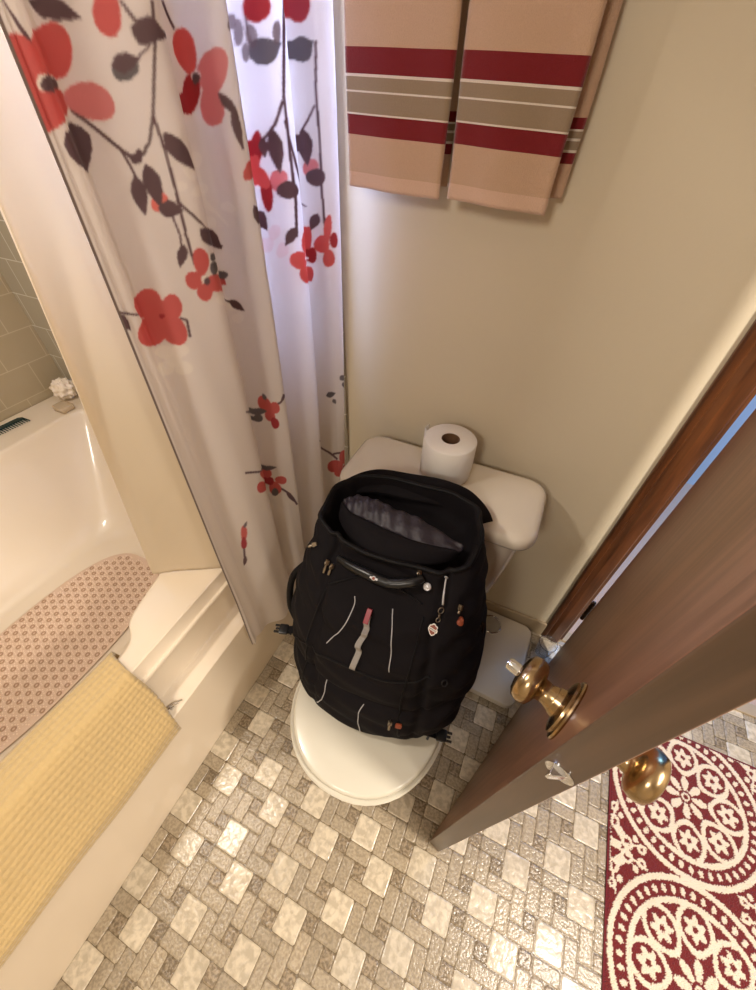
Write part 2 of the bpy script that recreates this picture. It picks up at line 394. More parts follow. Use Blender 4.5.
# ------------------------------------------------------------------ door
A0 = Vector((0.375, 0.261, 0.0)); dv = Vector((0.265, 0.739, 0)).normalized(); nv = Vector((dv.y, -dv.x, 0))   # nv points right
DW = 0.716; DT = 0.033
DM = Matrix((dv, nv, Vector((0, 0, 1)))).transposed().to_4x4(); DM.translation = A0    # local x along the leaf from free edge to hinge, y to the right face
hing = DM @ Vector((DW, 0, 0))
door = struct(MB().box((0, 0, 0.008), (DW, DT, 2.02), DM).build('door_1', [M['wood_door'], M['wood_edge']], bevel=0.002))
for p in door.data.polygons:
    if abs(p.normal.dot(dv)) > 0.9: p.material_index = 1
def lm(p): return DM @ Vector(p)
for z in (0.37, 1.30, 1.83):
    b = MB()
    b.lathe([(0.0055, -0.045), (0.0055, 0.045)], Matrix.Translation(lm((DW+0.010, -0.006, z))), 12)
    for k in range(5):
        b.lathe([(0.0066, -0.045+0.018*k+0.001), (0.0066, -0.045+0.018*(k+1)-0.002)], Matrix.Translation(lm((DW+0.010, -0.006, z))), 12)
    b.lathe([(0.002, -0.052), (0.006, -0.050), (0.006, -0.045)], Matrix.Translation(lm((DW+0.010, -0.006, z))), 12)
    b.lathe([(0.006, 0.045), (0.006, 0.050), (0.002, 0.052)], Matrix.Translation(lm((DW+0.010, -0.006, z))), 12)
    b.box((DW, 0.0, z-0.044), (DW+0.0018, DT-0.003, z+0.044), DM)
    b.build('hinge', M['darkmetal'], door)
KX, KZ = 0.064, 1.018
fl_ = frame(lm((KX, 0, KZ)), -nv, (0, 0, 1)); fr_ = frame(lm((KX, DT, KZ)), nv, (0, 0, 1))
for fm, side in ((fl_, 0), (fr_, 1)):
    b = MB()
    b.lathe([(0.036, 0.0), (0.037, 0.002), (0.036, 0.004), (0.032, 0.0055), (0.032, 0.008), (0.028, 0.010), (0.018, 0.012), (0.016, 0.018)], fm, 40)
    ro = b.build('rosette', M['brass'], door, smooth=True, sharp=40)
    b = MB()
    b.lathe([(0.0165, 0.014), (0.0145, 0.020), (0.0125, 0.026), (0.0135, 0.034), (0.020, 0.036), (0.026, 0.039), (0.0285, 0.045), (0.0285, 0.050), (0.0265, 0.056), (0.020, 0.060), (0.010, 0.062)], fm, 40)
    kn = b.build('knob', M['brass'], door, smooth=True)
    if side == 0:
        b = MB(); b.lathe([(0.0075, 0.060), (0.0075, 0.074), (0.006, 0.0765), (0.002, 0.077)], fm, 20)
        b.build('lock_button', M['chrome'], kn, smooth=True, sharp=40)
# latch plate and bolt on the free edge
em = frame(lm((0, DT/2, 1.03)), -dv, (0, 0, 1))
b = MB(); b.lathe([(0.0140, -0.001), (0.0140, 0.0012), (0.012, 0.0015)], em, 28)
lp = b.build('latch_plate', M['chrome'], door, smooth=True, sharp=40)
b = MB()
vs = [em @ Vector(p) for p in ((-0.007, -0.008, 0), (0.007, -0.008, 0), (0.007, 0.008, 0), (-0.007, 0.008, 0), (-0.007, 0.005, 0.011), (0.007, 0.005, 0.011), (0.007, 0.008, 0.011), (-0.007, 0.008, 0.011))]
b.add(vs, [(0,3,2,1), (0,1,5,4), (4,5,6,7), (2,3,7,6), (1,2,6,5), (3,0,4,7)])
b.build('latch_bolt', M['chrome'], lp, bevel=0.0008)

# ------------------------------------------------------------------ bathtub
def tub():
    root = thing('bathtub', (-1.05, 0.2, 0), 'wide cream acrylic bathtub with a stepped apron, between the tiled wall and the toilet', 'bathtub')
    ZR = 0.485
    X0, X1, Y0, Y1 = -1.775, -0.436, -0.95, 1.026
    op = [(-0.49, -0.55), (-0.49, -0.1), (-0.49, 0.17), (-0.499, 0.250), (-0.549, 0.297), (-0.575, 0.38), (-0.60, 0.50), (-0.62, 0.68), (-0.66, 0.84), (-0.80, 0.945),
          (-1.08, 0.975), (-1.38, 0.98), (-1.53, 0.955), (-1.578, 0.88), (-1.574, 0.65), (-1.565, 0.3), (-1.56, -0.1), (-1.56, -0.55), (-1.50, -0.78), (-1.05, -0.86), (-0.62, -0.78)]
    bo = [(-0.80, -0.42), (-0.80, -0.1), (-0.80, 0.17), (-0.80, 0.25), (-0.80, 0.32), (-0.81, 0.40), (-0.82, 0.47), (-0.84, 0.54), (-0.88, 0.60), (-0.95, 0.65),
          (-1.05, 0.67), (-1.15, 0.665), (-1.22, 0.63), (-1.27, 0.55), (-1.29, 0.42), (-1.30, 0.2), (-1.30, -0.1), (-1.29, -0.42), (-1.25, -0.55), (-1.05, -0.62), (-0.86, -0.55)]
    opS = spline([(x, y, 0) for x, y in op], 6, True); boS = spline([(x, y, 0) for x, y in bo], 6, True)
    cx, cy = -1.05, 0.1
    outer = []
    for p in opS:
        dx, dy = p.x-cx, p.y-cy
        t = min(((X1-cx)/dx if dx > 0 else (X0-cx)/dx) if abs(dx) > 1e-6 else 1e9, ((Y1-cy)/dy if dy > 0 else (Y0-cy)/dy) if abs(dy) > 1e-6 else 1e9)
        outer.append(Vector((cx+dx*t, cy+dy*t, ZR)))
    for c in ((X0, Y0), (X1, Y0), (X0, Y1), (X1, Y1)):
        i = min(range(len(outer)), key=lambda k: (outer[k].x-c[0])**2+(outer[k].y-c[1])**2); outer[i] = Vector((c[0], c[1], ZR))
    def mixr(f, z, lift=0):
        return [Vector((a.x*(1-f)+b_.x*f, a.y*(1-f)+b_.y*f, z)) for a, b_ in zip(opS, boS)]
    base = [Vector((p.x, p.y, 0.25)) for p in outer]
    rings = [base, outer, mixr(-0.03, ZR+0.0), mixr(-0.005, ZR-0.001), mixr(0.02, ZR-0.008), mixr(0.04, ZR-0.025), mixr(0.12, 0.42), mixr(0.34, 0.33), mixr(0.58, 0.23), mixr(0.76, 0.155), mixr(0.88, 0.115), mixr(0.97, 0.098), mixr(1.03, 0.094)]
    c0 = Vector((-1.05, 0.05, 0))
    for f in (0.6, 0.25):
        rings.append([Vector((c0.x+(p.x-c0.x)*f, c0.y+(p.y-c0.y)*f, 0.092)) for p in boS])
    b = MB(); b.loft(rings, False, True)
    o = b.build('basin', M['tub'], smooth=True); o.data.set_sharp_from_angle(angle=math.radians(50)); place(o, root)
    # stepped apron
    prof = [(-0.436, 0.4845), (-0.432, 0.483), (-0.424, 0.452), (-0.420, 0.447), (-0.411, 0.447), (-0.409, 0.442), (-0.412, 0.434), (-0.414, 0.345), (-0.408, 0.334),
            (-0.400, 0.331), (-0.352, 0.330), (-0.346, 0.326), (-0.3445, 0.318), (-0.345, 0.05), (-0.340, 0.035), (-0.338, 0.0013), (-0.436, 0.0013)]
    b = MB(); b.loft([[Vector((x, y, z)) for x, z in prof] for y in (Y0, Y1)], True, True)
    o = b.build('apron', M['tub'], smooth=True, sharp=35); place(o, root)
    return root
tub()

# ------------------------------------------------------------------ curtains
CT0, CT1 = 0.0, 1.0
def curtain_y0(z): return 0.431 + 0.028*min(max((z-0.3)/1.1, 0), 1.2)
CZ1 = 1.97
def curtain_zb(t): return 0.30 - 0.17*min(1, t*1.2)
def curtain_pt(t, z):
    y0 = curtain_y0(z); y1 = 1.012 - 0.03*max(0, (1.0-z))
    w = t - 0.025*math.sin(2*math.pi*t*2)
    amp = 0.010 + 0.018*min(1, max(0, (z+0.2)/2.0)) + 0.008*t
    ph = 2*math.pi*(4.1*t**1.18)
    x = -0.290 + min(1, 0.1+t*7)*amp*math.sin(ph + 2.2 + 0.35*math.sin(z*2.1)) + 0.005*math.sin(2*math.pi*9*t + z*3)*(t > 0.02) - 0.006*(1-z)
    # soft crumple near the bottom
    x += 0.004*math.sin(z*14+t*9)*max(0, 0.9-z)
    if t > 0.93: x += 0.02*(t-0.93)/0.07
    return Vector((x, y0+(y1-y0)*w, z))
NT, NZ = 460, 900
def paint(polys, base, tt, zz):
    """fill polygons (in cloth coordinates: fraction across, height) into a colour grid"""
    col = np.zeros((len(zz), len(tt), 4), dtype=np.float32); col[:] = base
    for rgb, a, poly in polys:
        P = np.array(poly); t0, t1 = P[:, 0].min(), P[:, 0].max(); z0, z1 = P[:, 1].min(), P[:, 1].max()
        ii = np.where((tt >= t0) & (tt <= t1))[0]; jj = np.where((zz >= z0) & (zz <= z1))[0]
        if not len(ii) or not len(jj): continue
        T, Z = np.meshgrid(tt[ii], zz[jj]); inside = np.zeros(T.shape, bool); n = len(P)
        for k in range(n):
            xa, ya = P[k]; xb, yb = P[(k+1) % n]
            if ya == yb: continue
            c = ((Z < ya) != (Z < yb)) & (T < (xb-xa)*(Z-ya)/(yb-ya)+xa); inside ^= c
        sub = col[np.ix_(jj, ii)]
        sub[inside] = sub[inside]*(1-a) + np.array(list(rgb[:3])+[1], dtype=np.float32)*a
        col[np.ix_(jj, ii)] = sub
    return col
PRINT = [('w', 0.55, [(0.4684, 1.3549), (0.4654, 1.3523), (0.4599, 1.3513), (0.4537, 1.3519), (0.4472, 1.3533), (0.441, 1.3559), (0.4385, 1.3593), (0.441, 1.3621), (0.4457, 1.3642), (0.4513, 1.3656), (0.4578, 1.3657), (0.4633, 1.3639), (0.4667, 1.3612), (0.4684, 1.3581)]),
('w', 0.55, [(0.2828, 1.4049), (0.2757, 1.405), (0.2705, 1.407), (0.2669, 1.4097), (0.2645, 1.4132), (0.2643, 1.4171), (0.2668, 1.4202), (0.2709, 1.4218), (0.2759, 1.4223), (0.283, 1.4213), (0.2915, 1.4179), (0.2979, 1.4135), (0.2964, 1.4099), (0.2905, 1.4068)]),
('w', 0.55, [(0.411, 1.387), (0.4122, 1.3838), (0.4061, 1.3803), (0.3914, 1.3776), (0.2954, 1.3864), (0.2808, 1.3871), (0.2732, 1.3878), (0.2695, 1.39), (0.2704, 1.3931), (0.2745, 1.3961), (0.2813, 1.3986), (0.2974, 1.3997), (0.393, 1.3914), (0.4052, 1.3896)]),
('w', 0.55, [(0.2655, 1.3982), (0.2628, 1.3963), (0.259, 1.3949), (0.2542, 1.3944), (0.2495, 1.3954), (0.2465, 1.3974), (0.2448, 1.3996), (0.2445, 1.402), (0.2465, 1.4042), (0.2505, 1.4053), (0.2551, 1.4053), (0.2597, 1.4046), (0.2641, 1.403), (0.2665, 1.4006)]),
('w', 0.55, [(0.4033, 1.3331), (0.3955, 1.333), (0.388, 1.3351), (0.3046, 1.3492), (0.3046, 1.353), (0.3018, 1.3567), (0.3046, 1.3581), (0.3884, 1.3484), (0.3959, 1.3481), (0.4036, 1.3469), (0.4103, 1.3444), (0.4131, 1.3408), (0.412, 1.3376), (0.4087, 1.335)]),
('w', 0.55, [(0.414, 1.4175), (0.406, 1.4134), (0.3955, 1.4104), (0.3046, 1.4145), (0.2912, 1.4158), (0.284, 1.4186), (0.2822, 1.4221), (0.2825, 1.4259), (0.286, 1.4298), (0.2999, 1.4322), (0.3886, 1.4281), (0.4005, 1.4274), (0.4105, 1.4256), (0.4159, 1.4221)]),
('w', 0.5, [(0.3046, 1.4239), (0.3046, 1.4012), (0.3918, 1.394), (0.3916, 1.4186)]),
('w', 0.5, [(0.3046, 1.4023), (0.3066, 1.3774), (0.3921, 1.3692), (0.3918, 1.3952)]),
('w', 0.5, [(0.3046, 1.3787), (0.42, 1.3502), (0.4277, 1.352), (0.3914, 1.3713)]),
('w', 0.5, [(0.4183, 1.3511), (0.4463, 1.332), (0.4511, 1.3342), (0.4263, 1.3529)]),
('w', 0.75, [(0.1638, 1.1883), (0.1599, 1.1839), (0.1545, 1.1806), (0.147, 1.1789), (0.1377, 1.1805), (0.1299, 1.1852), (0.1249, 1.1909), (0.0962, 1.1994), (0.1308, 1.1993), (0.14, 1.2014), (0.1486, 1.2015), (0.1555, 1.2003), (0.1612, 1.1979), (0.1646, 1.1936)]),
('w', 0.75, [(0.1904, 1.1877), (0.1868, 1.183), (0.1806, 1.1802), (0.1741, 1.1792), (0.1675, 1.1796), (0.1617, 1.1823), (0.1592, 1.1871), (0.1604, 1.1922), (0.1634, 1.1967), (0.1682, 1.2005), (0.1749, 1.2021), (0.1814, 1.2006), (0.1862, 1.1972), (0.1895, 1.1929)]),
('w', 0.75, [(0.1552, 1.1617), (0.1521, 1.157), (0.146, 1.1532), (0.1359, 1.1528), (0.0922, 1.1641), (0.0792, 1.1761), (0.0671, 1.1831), (0.0659, 1.1884), (0.0804, 1.1896), (0.1266, 1.1772), (0.1385, 1.1763), (0.1475, 1.1753), (0.154, 1.1721), (0.1563, 1.167)]),
('w', 0.75, [(0.187, 1.1567), (0.1838, 1.1515), (0.1775, 1.1485), (0.1708, 1.1476), (0.1642, 1.1481), (0.1581, 1.1509), (0.1552, 1.1561), (0.1565, 1.1615), (0.1599, 1.1662), (0.1649, 1.1701), (0.1717, 1.172), (0.1784, 1.1705), (0.1831, 1.1668), (0.1861, 1.1622)]),
('w', 0.75, [(0.1728, 1.1733), (0.1689, 1.1687), (0.1634, 1.1655), (0.1567, 1.1635), (0.1489, 1.1643), (0.1425, 1.1683), (0.14, 1.1735), (0.1404, 1.1785), (0.1437, 1.1831), (0.1504, 1.1864), (0.1579, 1.1871), (0.1643, 1.1857), (0.1695, 1.1831), (0.1731, 1.1788)]),
('w', 0.5, [(0.3909, 1.2217), (0.3066, 1.2361), (0.3039, 1.2389), (0.2876, 1.2415), (0.2788, 1.2434), (0.2738, 1.2464), (0.2713, 1.2496), (0.2705, 1.2529), (0.2723, 1.2561), (0.2775, 1.2577), (0.2855, 1.2571), (0.2989, 1.2537), (0.3066, 1.2457), (0.3915, 1.2256)]),
('w', 0.5, [(0.4226, 1.2075), (0.4174, 1.2043), (0.4102, 1.2021), (0.4014, 1.201), (0.3915, 1.202), (0.3046, 1.2264), (0.3086, 1.2298), (0.3057, 1.2348), (0.3066, 1.2364), (0.3897, 1.2185), (0.3996, 1.2185), (0.4087, 1.2172), (0.4169, 1.215), (0.4227, 1.2115)]),
('w', 0.5, [(0.4334, 1.1845), (0.429, 1.181), (0.4224, 1.1783), (0.413, 1.1771), (0.4034, 1.1785), (0.3966, 1.1817), (0.3924, 1.1854), (0.3907, 1.1896), (0.394, 1.1933), (0.402, 1.1952), (0.4114, 1.1954), (0.4207, 1.1946), (0.4295, 1.1923), (0.4343, 1.1886)]),
('k', 0.18, [(0.6952, 1.3013), (0.6922, 1.2964), (0.6878, 1.2925), (0.6828, 1.2915), (0.6788, 1.2939), (0.6767, 1.2979), (0.6759, 1.3027), (0.6776, 1.3084), (0.6819, 1.3131), (0.6867, 1.3156), (0.691, 1.3165), (0.6949, 1.3157), (0.6974, 1.3122), (0.6973, 1.3067)]),
('k', 0.18, [(0.6808, 1.2801), (0.6771, 1.2747), (0.6709, 1.2714), (0.5271, 1.2908), (0.5261, 1.2939), (0.5109, 1.2982), (0.5088, 1.303), (0.5155, 1.308), (0.5271, 1.3104), (0.6701, 1.2953), (0.6761, 1.2968), (0.6809, 1.2954), (0.6829, 1.291), (0.6826, 1.2856)]),
('k', 0.18, [(0.7052, 1.2705), (0.7014, 1.2654), (0.6969, 1.2626), (0.6923, 1.2614), (0.6878, 1.2624), (0.6852, 1.2666), (0.6856, 1.2724), (0.6878, 1.278), (0.691, 1.2832), (0.6954, 1.2872), (0.7, 1.2879), (0.7034, 1.2855), (0.7056, 1.2817), (0.7066, 1.2766)]),
('b', 1, [(0.024, 1.5471), (0.0333, 1.5298), (0.04, 1.5312), (0.0281, 1.5441)]),
('b', 1, [(0.0327, 1.5305), (0.0454, 1.5161), (0.0552, 1.5176), (0.0394, 1.5318)]),
('b', 1, [(0.1327, 1.4721), (0.1468, 1.464), (0.1513, 1.4663), (0.1381, 1.4744)]),
('b', 1, [(0.1462, 1.4644), (0.1587, 1.456), (0.163, 1.4583), (0.1507, 1.4667)]),
('b', 1, [(0.1581, 1.4564), (0.1698, 1.4476), (0.1743, 1.45), (0.1625, 1.4587)]),
('b', 1, [(0.1692, 1.4481), (0.1816, 1.439), (0.1863, 1.4414), (0.1737, 1.4505)]),
('b', 1, [(0.181, 1.4394), (0.2013, 1.4261), (0.2061, 1.4286), (0.1857, 1.4419)]),
('s', 1, [(0.2744, 1.5581), (0.2694, 1.5432), (0.2745, 1.5437), (0.2808, 1.5587)]),
('s', 1, [(0.2697, 1.5439), (0.2651, 1.5286), (0.2696, 1.5289), (0.2748, 1.5444)]),
('s', 1, [(0.2654, 1.5294), (0.2602, 1.5174), (0.2642, 1.5175), (0.2698, 1.5296)]),
('s', 1, [(0.2605, 1.518), (0.2555, 1.5057), (0.2593, 1.5057), (0.2644, 1.5181)]),
('s', 1, [(0.2558, 1.5063), (0.2509, 1.4935), (0.2545, 1.4935), (0.2595, 1.5063)]),
('s', 1, [(0.2512, 1.4941), (0.2462, 1.481), (0.2498, 1.481), (0.2548, 1.4942)]),
('s', 1, [(0.2465, 1.4816), (0.2414, 1.4681), (0.245, 1.468), (0.25, 1.4816)]),
('s', 1, [(0.2417, 1.4689), (0.2294, 1.4453), (0.2332, 1.4449), (0.2452, 1.4686)]),
('s', 1, [(0.2304, 1.4469), (0.2143, 1.4324), (0.2179, 1.431), (0.2335, 1.4456)]),
('b', 1, [(0.2418, 1.4683), (0.2435, 1.4519), (0.2469, 1.4527), (0.2451, 1.4691)]),
('b', 1, [(0.2434, 1.4527), (0.2452, 1.4354), (0.2488, 1.4363), (0.2468, 1.4535)]),
('b', 1, [(0.2452, 1.4363), (0.2456, 1.4156), (0.2493, 1.4163), (0.2487, 1.437)]),
('b', 1, [(0.2456, 1.4166), (0.246, 1.3947), (0.2499, 1.3954), (0.2493, 1.4173)]),
('b', 1, [(0.246, 1.3959), (0.2452, 1.3786), (0.2492, 1.3791), (0.2499, 1.3964)]),
('b', 1, [(0.2453, 1.3795), (0.2445, 1.3615), (0.2486, 1.362), (0.2493, 1.38)]),
('b', 1, [(0.2445, 1.3624), (0.2436, 1.3436), (0.2479, 1.3441), (0.2486, 1.3628)]),
('b', 1, [(0.2437, 1.3444), (0.2444, 1.3267), (0.2488, 1.3273), (0.2479, 1.3451)]),
('b', 1, [(0.2444, 1.3276), (0.2452, 1.309), (0.2498, 1.3096), (0.2488, 1.3282)]),
('b', 1, [(0.2452, 1.3096), (0.2485, 1.298), (0.2531, 1.2992), (0.2497, 1.3108)]),
('b', 1, [(0.2431, 1.3845), (0.2566, 1.3708), (0.2597, 1.3726), (0.2459, 1.3863)]),
('b', 1, [(0.2559, 1.3715), (0.2723, 1.3567), (0.2766, 1.3584), (0.259, 1.3733)]),
('b', 1, [(0.2713, 1.3575), (0.3044, 1.3372), (0.3086, 1.332), (0.2756, 1.359)]),
('b', 1, [(0.2995, 1.3388), (0.4112, 1.3037), (0.4195, 1.3055), (0.3066, 1.3363)]),
('b', 1, [(0.1825, 1.4419), (0.1909, 1.4221), (0.1947, 1.4231), (0.1861, 1.4429)]),
('b', 1, [(0.1905, 1.4231), (0.1961, 1.4021), (0.2001, 1.403), (0.1943, 1.424)]),
('b', 1, [(0.3864, 1.567), (0.4044, 1.5548), (0.417, 1.5561), (0.4045, 1.5688)]),
('b', 1, [(0.4039, 1.5554), (0.4203, 1.5457), (0.4278, 1.5469), (0.4165, 1.5568)]),
('b', 1, [(0.2394, 1.5554), (0.2493, 1.5417), (0.252, 1.543), (0.2419, 1.5567)]),
('b', 1, [(0.249, 1.5422), (0.2596, 1.5353), (0.2623, 1.5369), (0.2513, 1.5438)]),
('b', 1, [(0.259, 1.5261), (0.2408, 1.5151), (0.2421, 1.5139), (0.2605, 1.5249)]),
('b', 1, [(0.4698, 1.4888), (0.4838, 1.4765), (0.4878, 1.4789), (0.4733, 1.4911)]),
('b', 1, [(0.4828, 1.4775), (0.4947, 1.4582), (0.501, 1.4599), (0.4873, 1.4791)]),
('b', 1, [(0.4938, 1.4596), (0.4955, 1.4298), (0.5028, 1.4305), (0.5003, 1.4603)]),
('b', 1, [(0.7462, 1.5854), (0.7386, 1.5687), (0.7615, 1.5761), (0.7615, 1.5923)]),
('b', 1, [(0.7389, 1.5695), (0.7338, 1.5525), (0.7437, 1.5531), (0.7575, 1.5718)]),
('b', 1, [(0.734, 1.5534), (0.7298, 1.5359), (0.7372, 1.5362), (0.7444, 1.5539)]),
('b', 1, [(0.73, 1.5367), (0.7267, 1.5205), (0.733, 1.5207), (0.7375, 1.537)]),
('b', 1, [(0.7269, 1.5213), (0.7239, 1.5045), (0.7294, 1.5046), (0.7331, 1.5215)]),
('b', 1, [(0.724, 1.5053), (0.7213, 1.4879), (0.7263, 1.488), (0.7296, 1.5054)]),
('b', 1, [(0.7214, 1.4886), (0.7216, 1.4665), (0.7269, 1.4669), (0.7265, 1.489)]),
('b', 1, [(0.7216, 1.4676), (0.7219, 1.4445), (0.7273, 1.4448), (0.7268, 1.468)]),
('b', 1, [(0.7219, 1.4456), (0.7222, 1.4213), (0.7278, 1.4216), (0.7273, 1.446)]),
('b', 1, [(0.7221, 1.4225), (0.7228, 1.3993), (0.7287, 1.3996), (0.7278, 1.4228)]),
('b', 1, [(0.7228, 1.4005), (0.7236, 1.3762), (0.7298, 1.3764), (0.7287, 1.4008)]),
('b', 1, [(0.7235, 1.3774), (0.7244, 1.3519), (0.731, 1.352), (0.7298, 1.3776)]),
('b', 1, [(0.7244, 1.3533), (0.7218, 1.3246), (0.7279, 1.3243), (0.7309, 1.3531)]),
('b', 1, [(0.7219, 1.326), (0.7194, 1.2956), (0.7252, 1.2954), (0.728, 1.3257)]),
('b', 1, [(0.7191, 1.4836), (0.7037, 1.4527), (0.707, 1.4517), (0.7234, 1.4827)]),
('b', 1, [(0.7047, 1.4548), (0.6845, 1.4325), (0.6872, 1.4304), (0.7073, 1.4528)]),
('b', 1, [(0.924, 1.5552), (0.9226, 1.5354), (0.926, 1.5355), (0.9274, 1.5553)]),
('b', 1, [(0.9226, 1.5364), (0.9211, 1.5157), (0.9246, 1.5158), (0.9261, 1.5364)]),
('b', 1, [(0.9212, 1.5167), (0.9196, 1.4952), (0.9231, 1.4952), (0.9246, 1.5168)]),
('b', 1, [(0.9197, 1.4961), (0.9201, 1.4737), (0.9237, 1.474), (0.9232, 1.4964)]),
('b', 1, [(0.9201, 1.4748), (0.9205, 1.4514), (0.9243, 1.4517), (0.9237, 1.4751)]),
('b', 1, [(0.9205, 1.4525), (0.921, 1.4281), (0.9249, 1.4284), (0.9243, 1.4529)]),
('b', 1, [(0.921, 1.4293), (0.9204, 1.4037), (0.9244, 1.404), (0.9249, 1.4296)]),
('b', 1, [(0.9204, 1.405), (0.9198, 1.3782), (0.9239, 1.3785), (0.9244, 1.4052)]),
('b', 1, [(0.9198, 1.3795), (0.9191, 1.3514), (0.9234, 1.3517), (0.9239, 1.3798)]),
('b', 1, [(0.9191, 1.3527), (0.9199, 1.3218), (0.9244, 1.3223), (0.9234, 1.3532)]),
('b', 1, [(0.9198, 1.3233), (0.9207, 1.2907), (0.9255, 1.2912), (0.9243, 1.3238)]),
('b', 1, [(0.9172, 1.4776), (0.9046, 1.4564), (0.9075, 1.4552), (0.92, 1.4765)]),
('b', 1, [(0.9053, 1.4575), (0.8907, 1.4399), (0.8941, 1.4384), (0.9081, 1.4561)]),
('b', 1, [(0.7193, 1.4596), (0.7234, 1.4404), (0.7278, 1.4411), (0.7231, 1.4603)]),
('b', 1, [(0.7232, 1.4414), (0.728, 1.4213), (0.7336, 1.4219), (0.7275, 1.442)]),
('b', 1, [(0.7278, 1.4223), (0.7341, 1.4012), (0.7433, 1.4014), (0.7333, 1.4228)]),
('b', 1, [(0.7338, 1.4022), (0.7451, 1.3796), (0.7535, 1.379), (0.7427, 1.4025)]),
('b', 1, [(0.7442, 1.3808), (0.885, 1.3249), (0.8906, 1.3257), (0.7535, 1.3802)]),
('b', 1, [(0.3015, 1.2552), (0.4203, 1.205), (0.4277, 1.2074), (0.3066, 1.2522)]),
('b', 1, [(-0.004, 1.2792), (0.0942, 1.2618), (0.0902, 1.2648), (-0.004, 1.2825)]),
('b', 1, [(0.1909, 1.2373), (0.2033, 1.232), (0.206, 1.235), (0.1934, 1.2404)]),
('b', 1, [(0.2016, 1.2339), (0.1973, 1.208), (0.2022, 1.2078), (0.2065, 1.2336)]),
('b', 1, [(0.2239, 1.4122), (0.2271, 1.3957), (0.23, 1.3964), (0.2268, 1.4129)]),
('b', 1, [(0.2269, 1.3965), (0.2302, 1.3793), (0.2332, 1.38), (0.2298, 1.3972)]),
('b', 1, [(0.23, 1.3802), (0.2327, 1.3622), (0.2358, 1.3629), (0.233, 1.3809)]),
('b', 1, [(0.2326, 1.3631), (0.2355, 1.3442), (0.2386, 1.3449), (0.2356, 1.3637)]),
('b', 1, [(0.2353, 1.3454), (0.2317, 1.3262), (0.235, 1.3263), (0.2384, 1.3455)]),
('b', 1, [(0.5121, 1.0147), (0.4948, 0.9948), (0.5012, 0.9925), (0.5289, 1.0093)]),
('b', 1, [(0.4971, 0.997), (0.4525, 0.9817), (0.4555, 0.9768), (0.5002, 0.9924)]),
('b', 1, [(0.2861, 1.0324), (0.4111, 0.9762), (0.4123, 0.9807), (0.2876, 1.0361)]),
('b', 1, [(0.235, 0.8955), (0.2788, 0.8738), (0.2798, 0.8793), (0.2363, 0.9006)]),
('b', 1, [(0.2772, 0.8746), (0.4068, 0.8068), (0.4065, 0.8134), (0.277, 0.8806)]),
('b', 1, [(0.4239, 0.7403), (0.4763, 0.7017), (0.4842, 0.7065), (0.4286, 0.7459)]),
('b', 1, [(0.4714, 0.7054), (0.5074, 0.6547), (0.5205, 0.6557), (0.4826, 0.7071)]),
('b', 1, [(0.1765, 0.6783), (0.1653, 0.6172), (0.1715, 0.6144), (0.1815, 0.6768)]),
('b', 1, [(0.7451, 0.7952), (0.8766, 0.6783), (0.8831, 0.6816), (0.7575, 0.7901)]),
('b', 1, [(0.8762, 0.6796), (0.9237, 0.6355), (0.9321, 0.6403), (0.8811, 0.6851)]),
('b', 1, [(0.9038, 0.6618), (0.982, 0.656), (0.98, 0.6642), (0.9019, 0.6701)]),
('b', 0.7, [(0.6867, 1.5711), (0.6873, 1.5575), (0.6906, 1.5581), (0.6899, 1.5717)]),
('b', 0.7, [(0.6873, 1.5582), (0.6879, 1.5441), (0.6912, 1.5447), (0.6905, 1.5588)]),
('b', 0.7, [(0.6879, 1.5447), (0.6914, 1.5217), (0.6947, 1.5226), (0.6912, 1.5455)]),
('r', 1, [(0.1671, 1.5211), (0.1635, 1.5143), (0.158, 1.5074), (0.1498, 1.501), (0.1386, 1.4968), (0.1237, 1.4961), (0.0601, 1.4977), (0.047, 1.5011), (0.0403, 1.5055), (0.0387, 1.5113), (0.0442, 1.518), (0.0615, 1.5242), (0.1271, 1.5313), (0.1392, 1.5346), (0.1494, 1.5367), (0.1587, 1.5367), (0.1657, 1.5337), (0.1684, 1.528)]),
('r', 1, [(0.0595, 1.5154), (0.0652, 1.5099), (0.0612, 1.5035), (0.0486, 1.4967), (0.0332, 1.4913), (0.0107, 1.4885), (-0.004, 1.4878), (-0.004, 1.4878), (-0.004, 1.491), (-0.004, 1.4965), (-0.004, 1.504), (-0.004, 1.5095), (-0.004, 1.5132), (-0.004, 1.5175), (-0.0012, 1.5221), (0.0221, 1.5244), (0.0368, 1.5237), (0.0495, 1.5203)]),
('r', 1, [(0.1236, 1.4691), (0.054, 1.464), (0.0336, 1.4596), (0.0102, 1.4571), (-0.004, 1.4554), (-0.004, 1.4551), (-0.004, 1.4594), (-0.004, 1.465), (-0.004, 1.471), (-0.004, 1.4779), (-0.004, 1.4847), (0.012, 1.4903), (0.0347, 1.4937), (0.0536, 1.4942), (0.0822, 1.4955), (0.1292, 1.4885), (0.1336, 1.4834), (0.1332, 1.4767)]),
('k', 1, [(0.1966, 1.4718), (0.1895, 1.4669), (0.1782, 1.4641), (0.166, 1.4639), (0.1551, 1.4656), (0.1452, 1.4684), (0.1357, 1.4721), (0.1287, 1.4771), (0.1291, 1.4826), (0.1363, 1.4874), (0.1457, 1.4909), (0.1554, 1.4935), (0.1661, 1.4951), (0.1781, 1.4949), (0.1891, 1.4923), (0.1962, 1.4877), (0.1991, 1.4825), (0.1992, 1.4772)]),
('r', 1, [(0.0762, 1.4956), (0.0577, 1.4892), (0.0397, 1.4845), (0.025, 1.4826), (0.0058, 1.4829), (-0.004, 1.4845), (-0.004, 1.4881), (-0.004, 1.4939), (0.0042, 1.4991), (0.0122, 1.5032), (0.0363, 1.5064), (0.0532, 1.507), (0.0862, 1.5101), (0.0802, 1.5024)]),
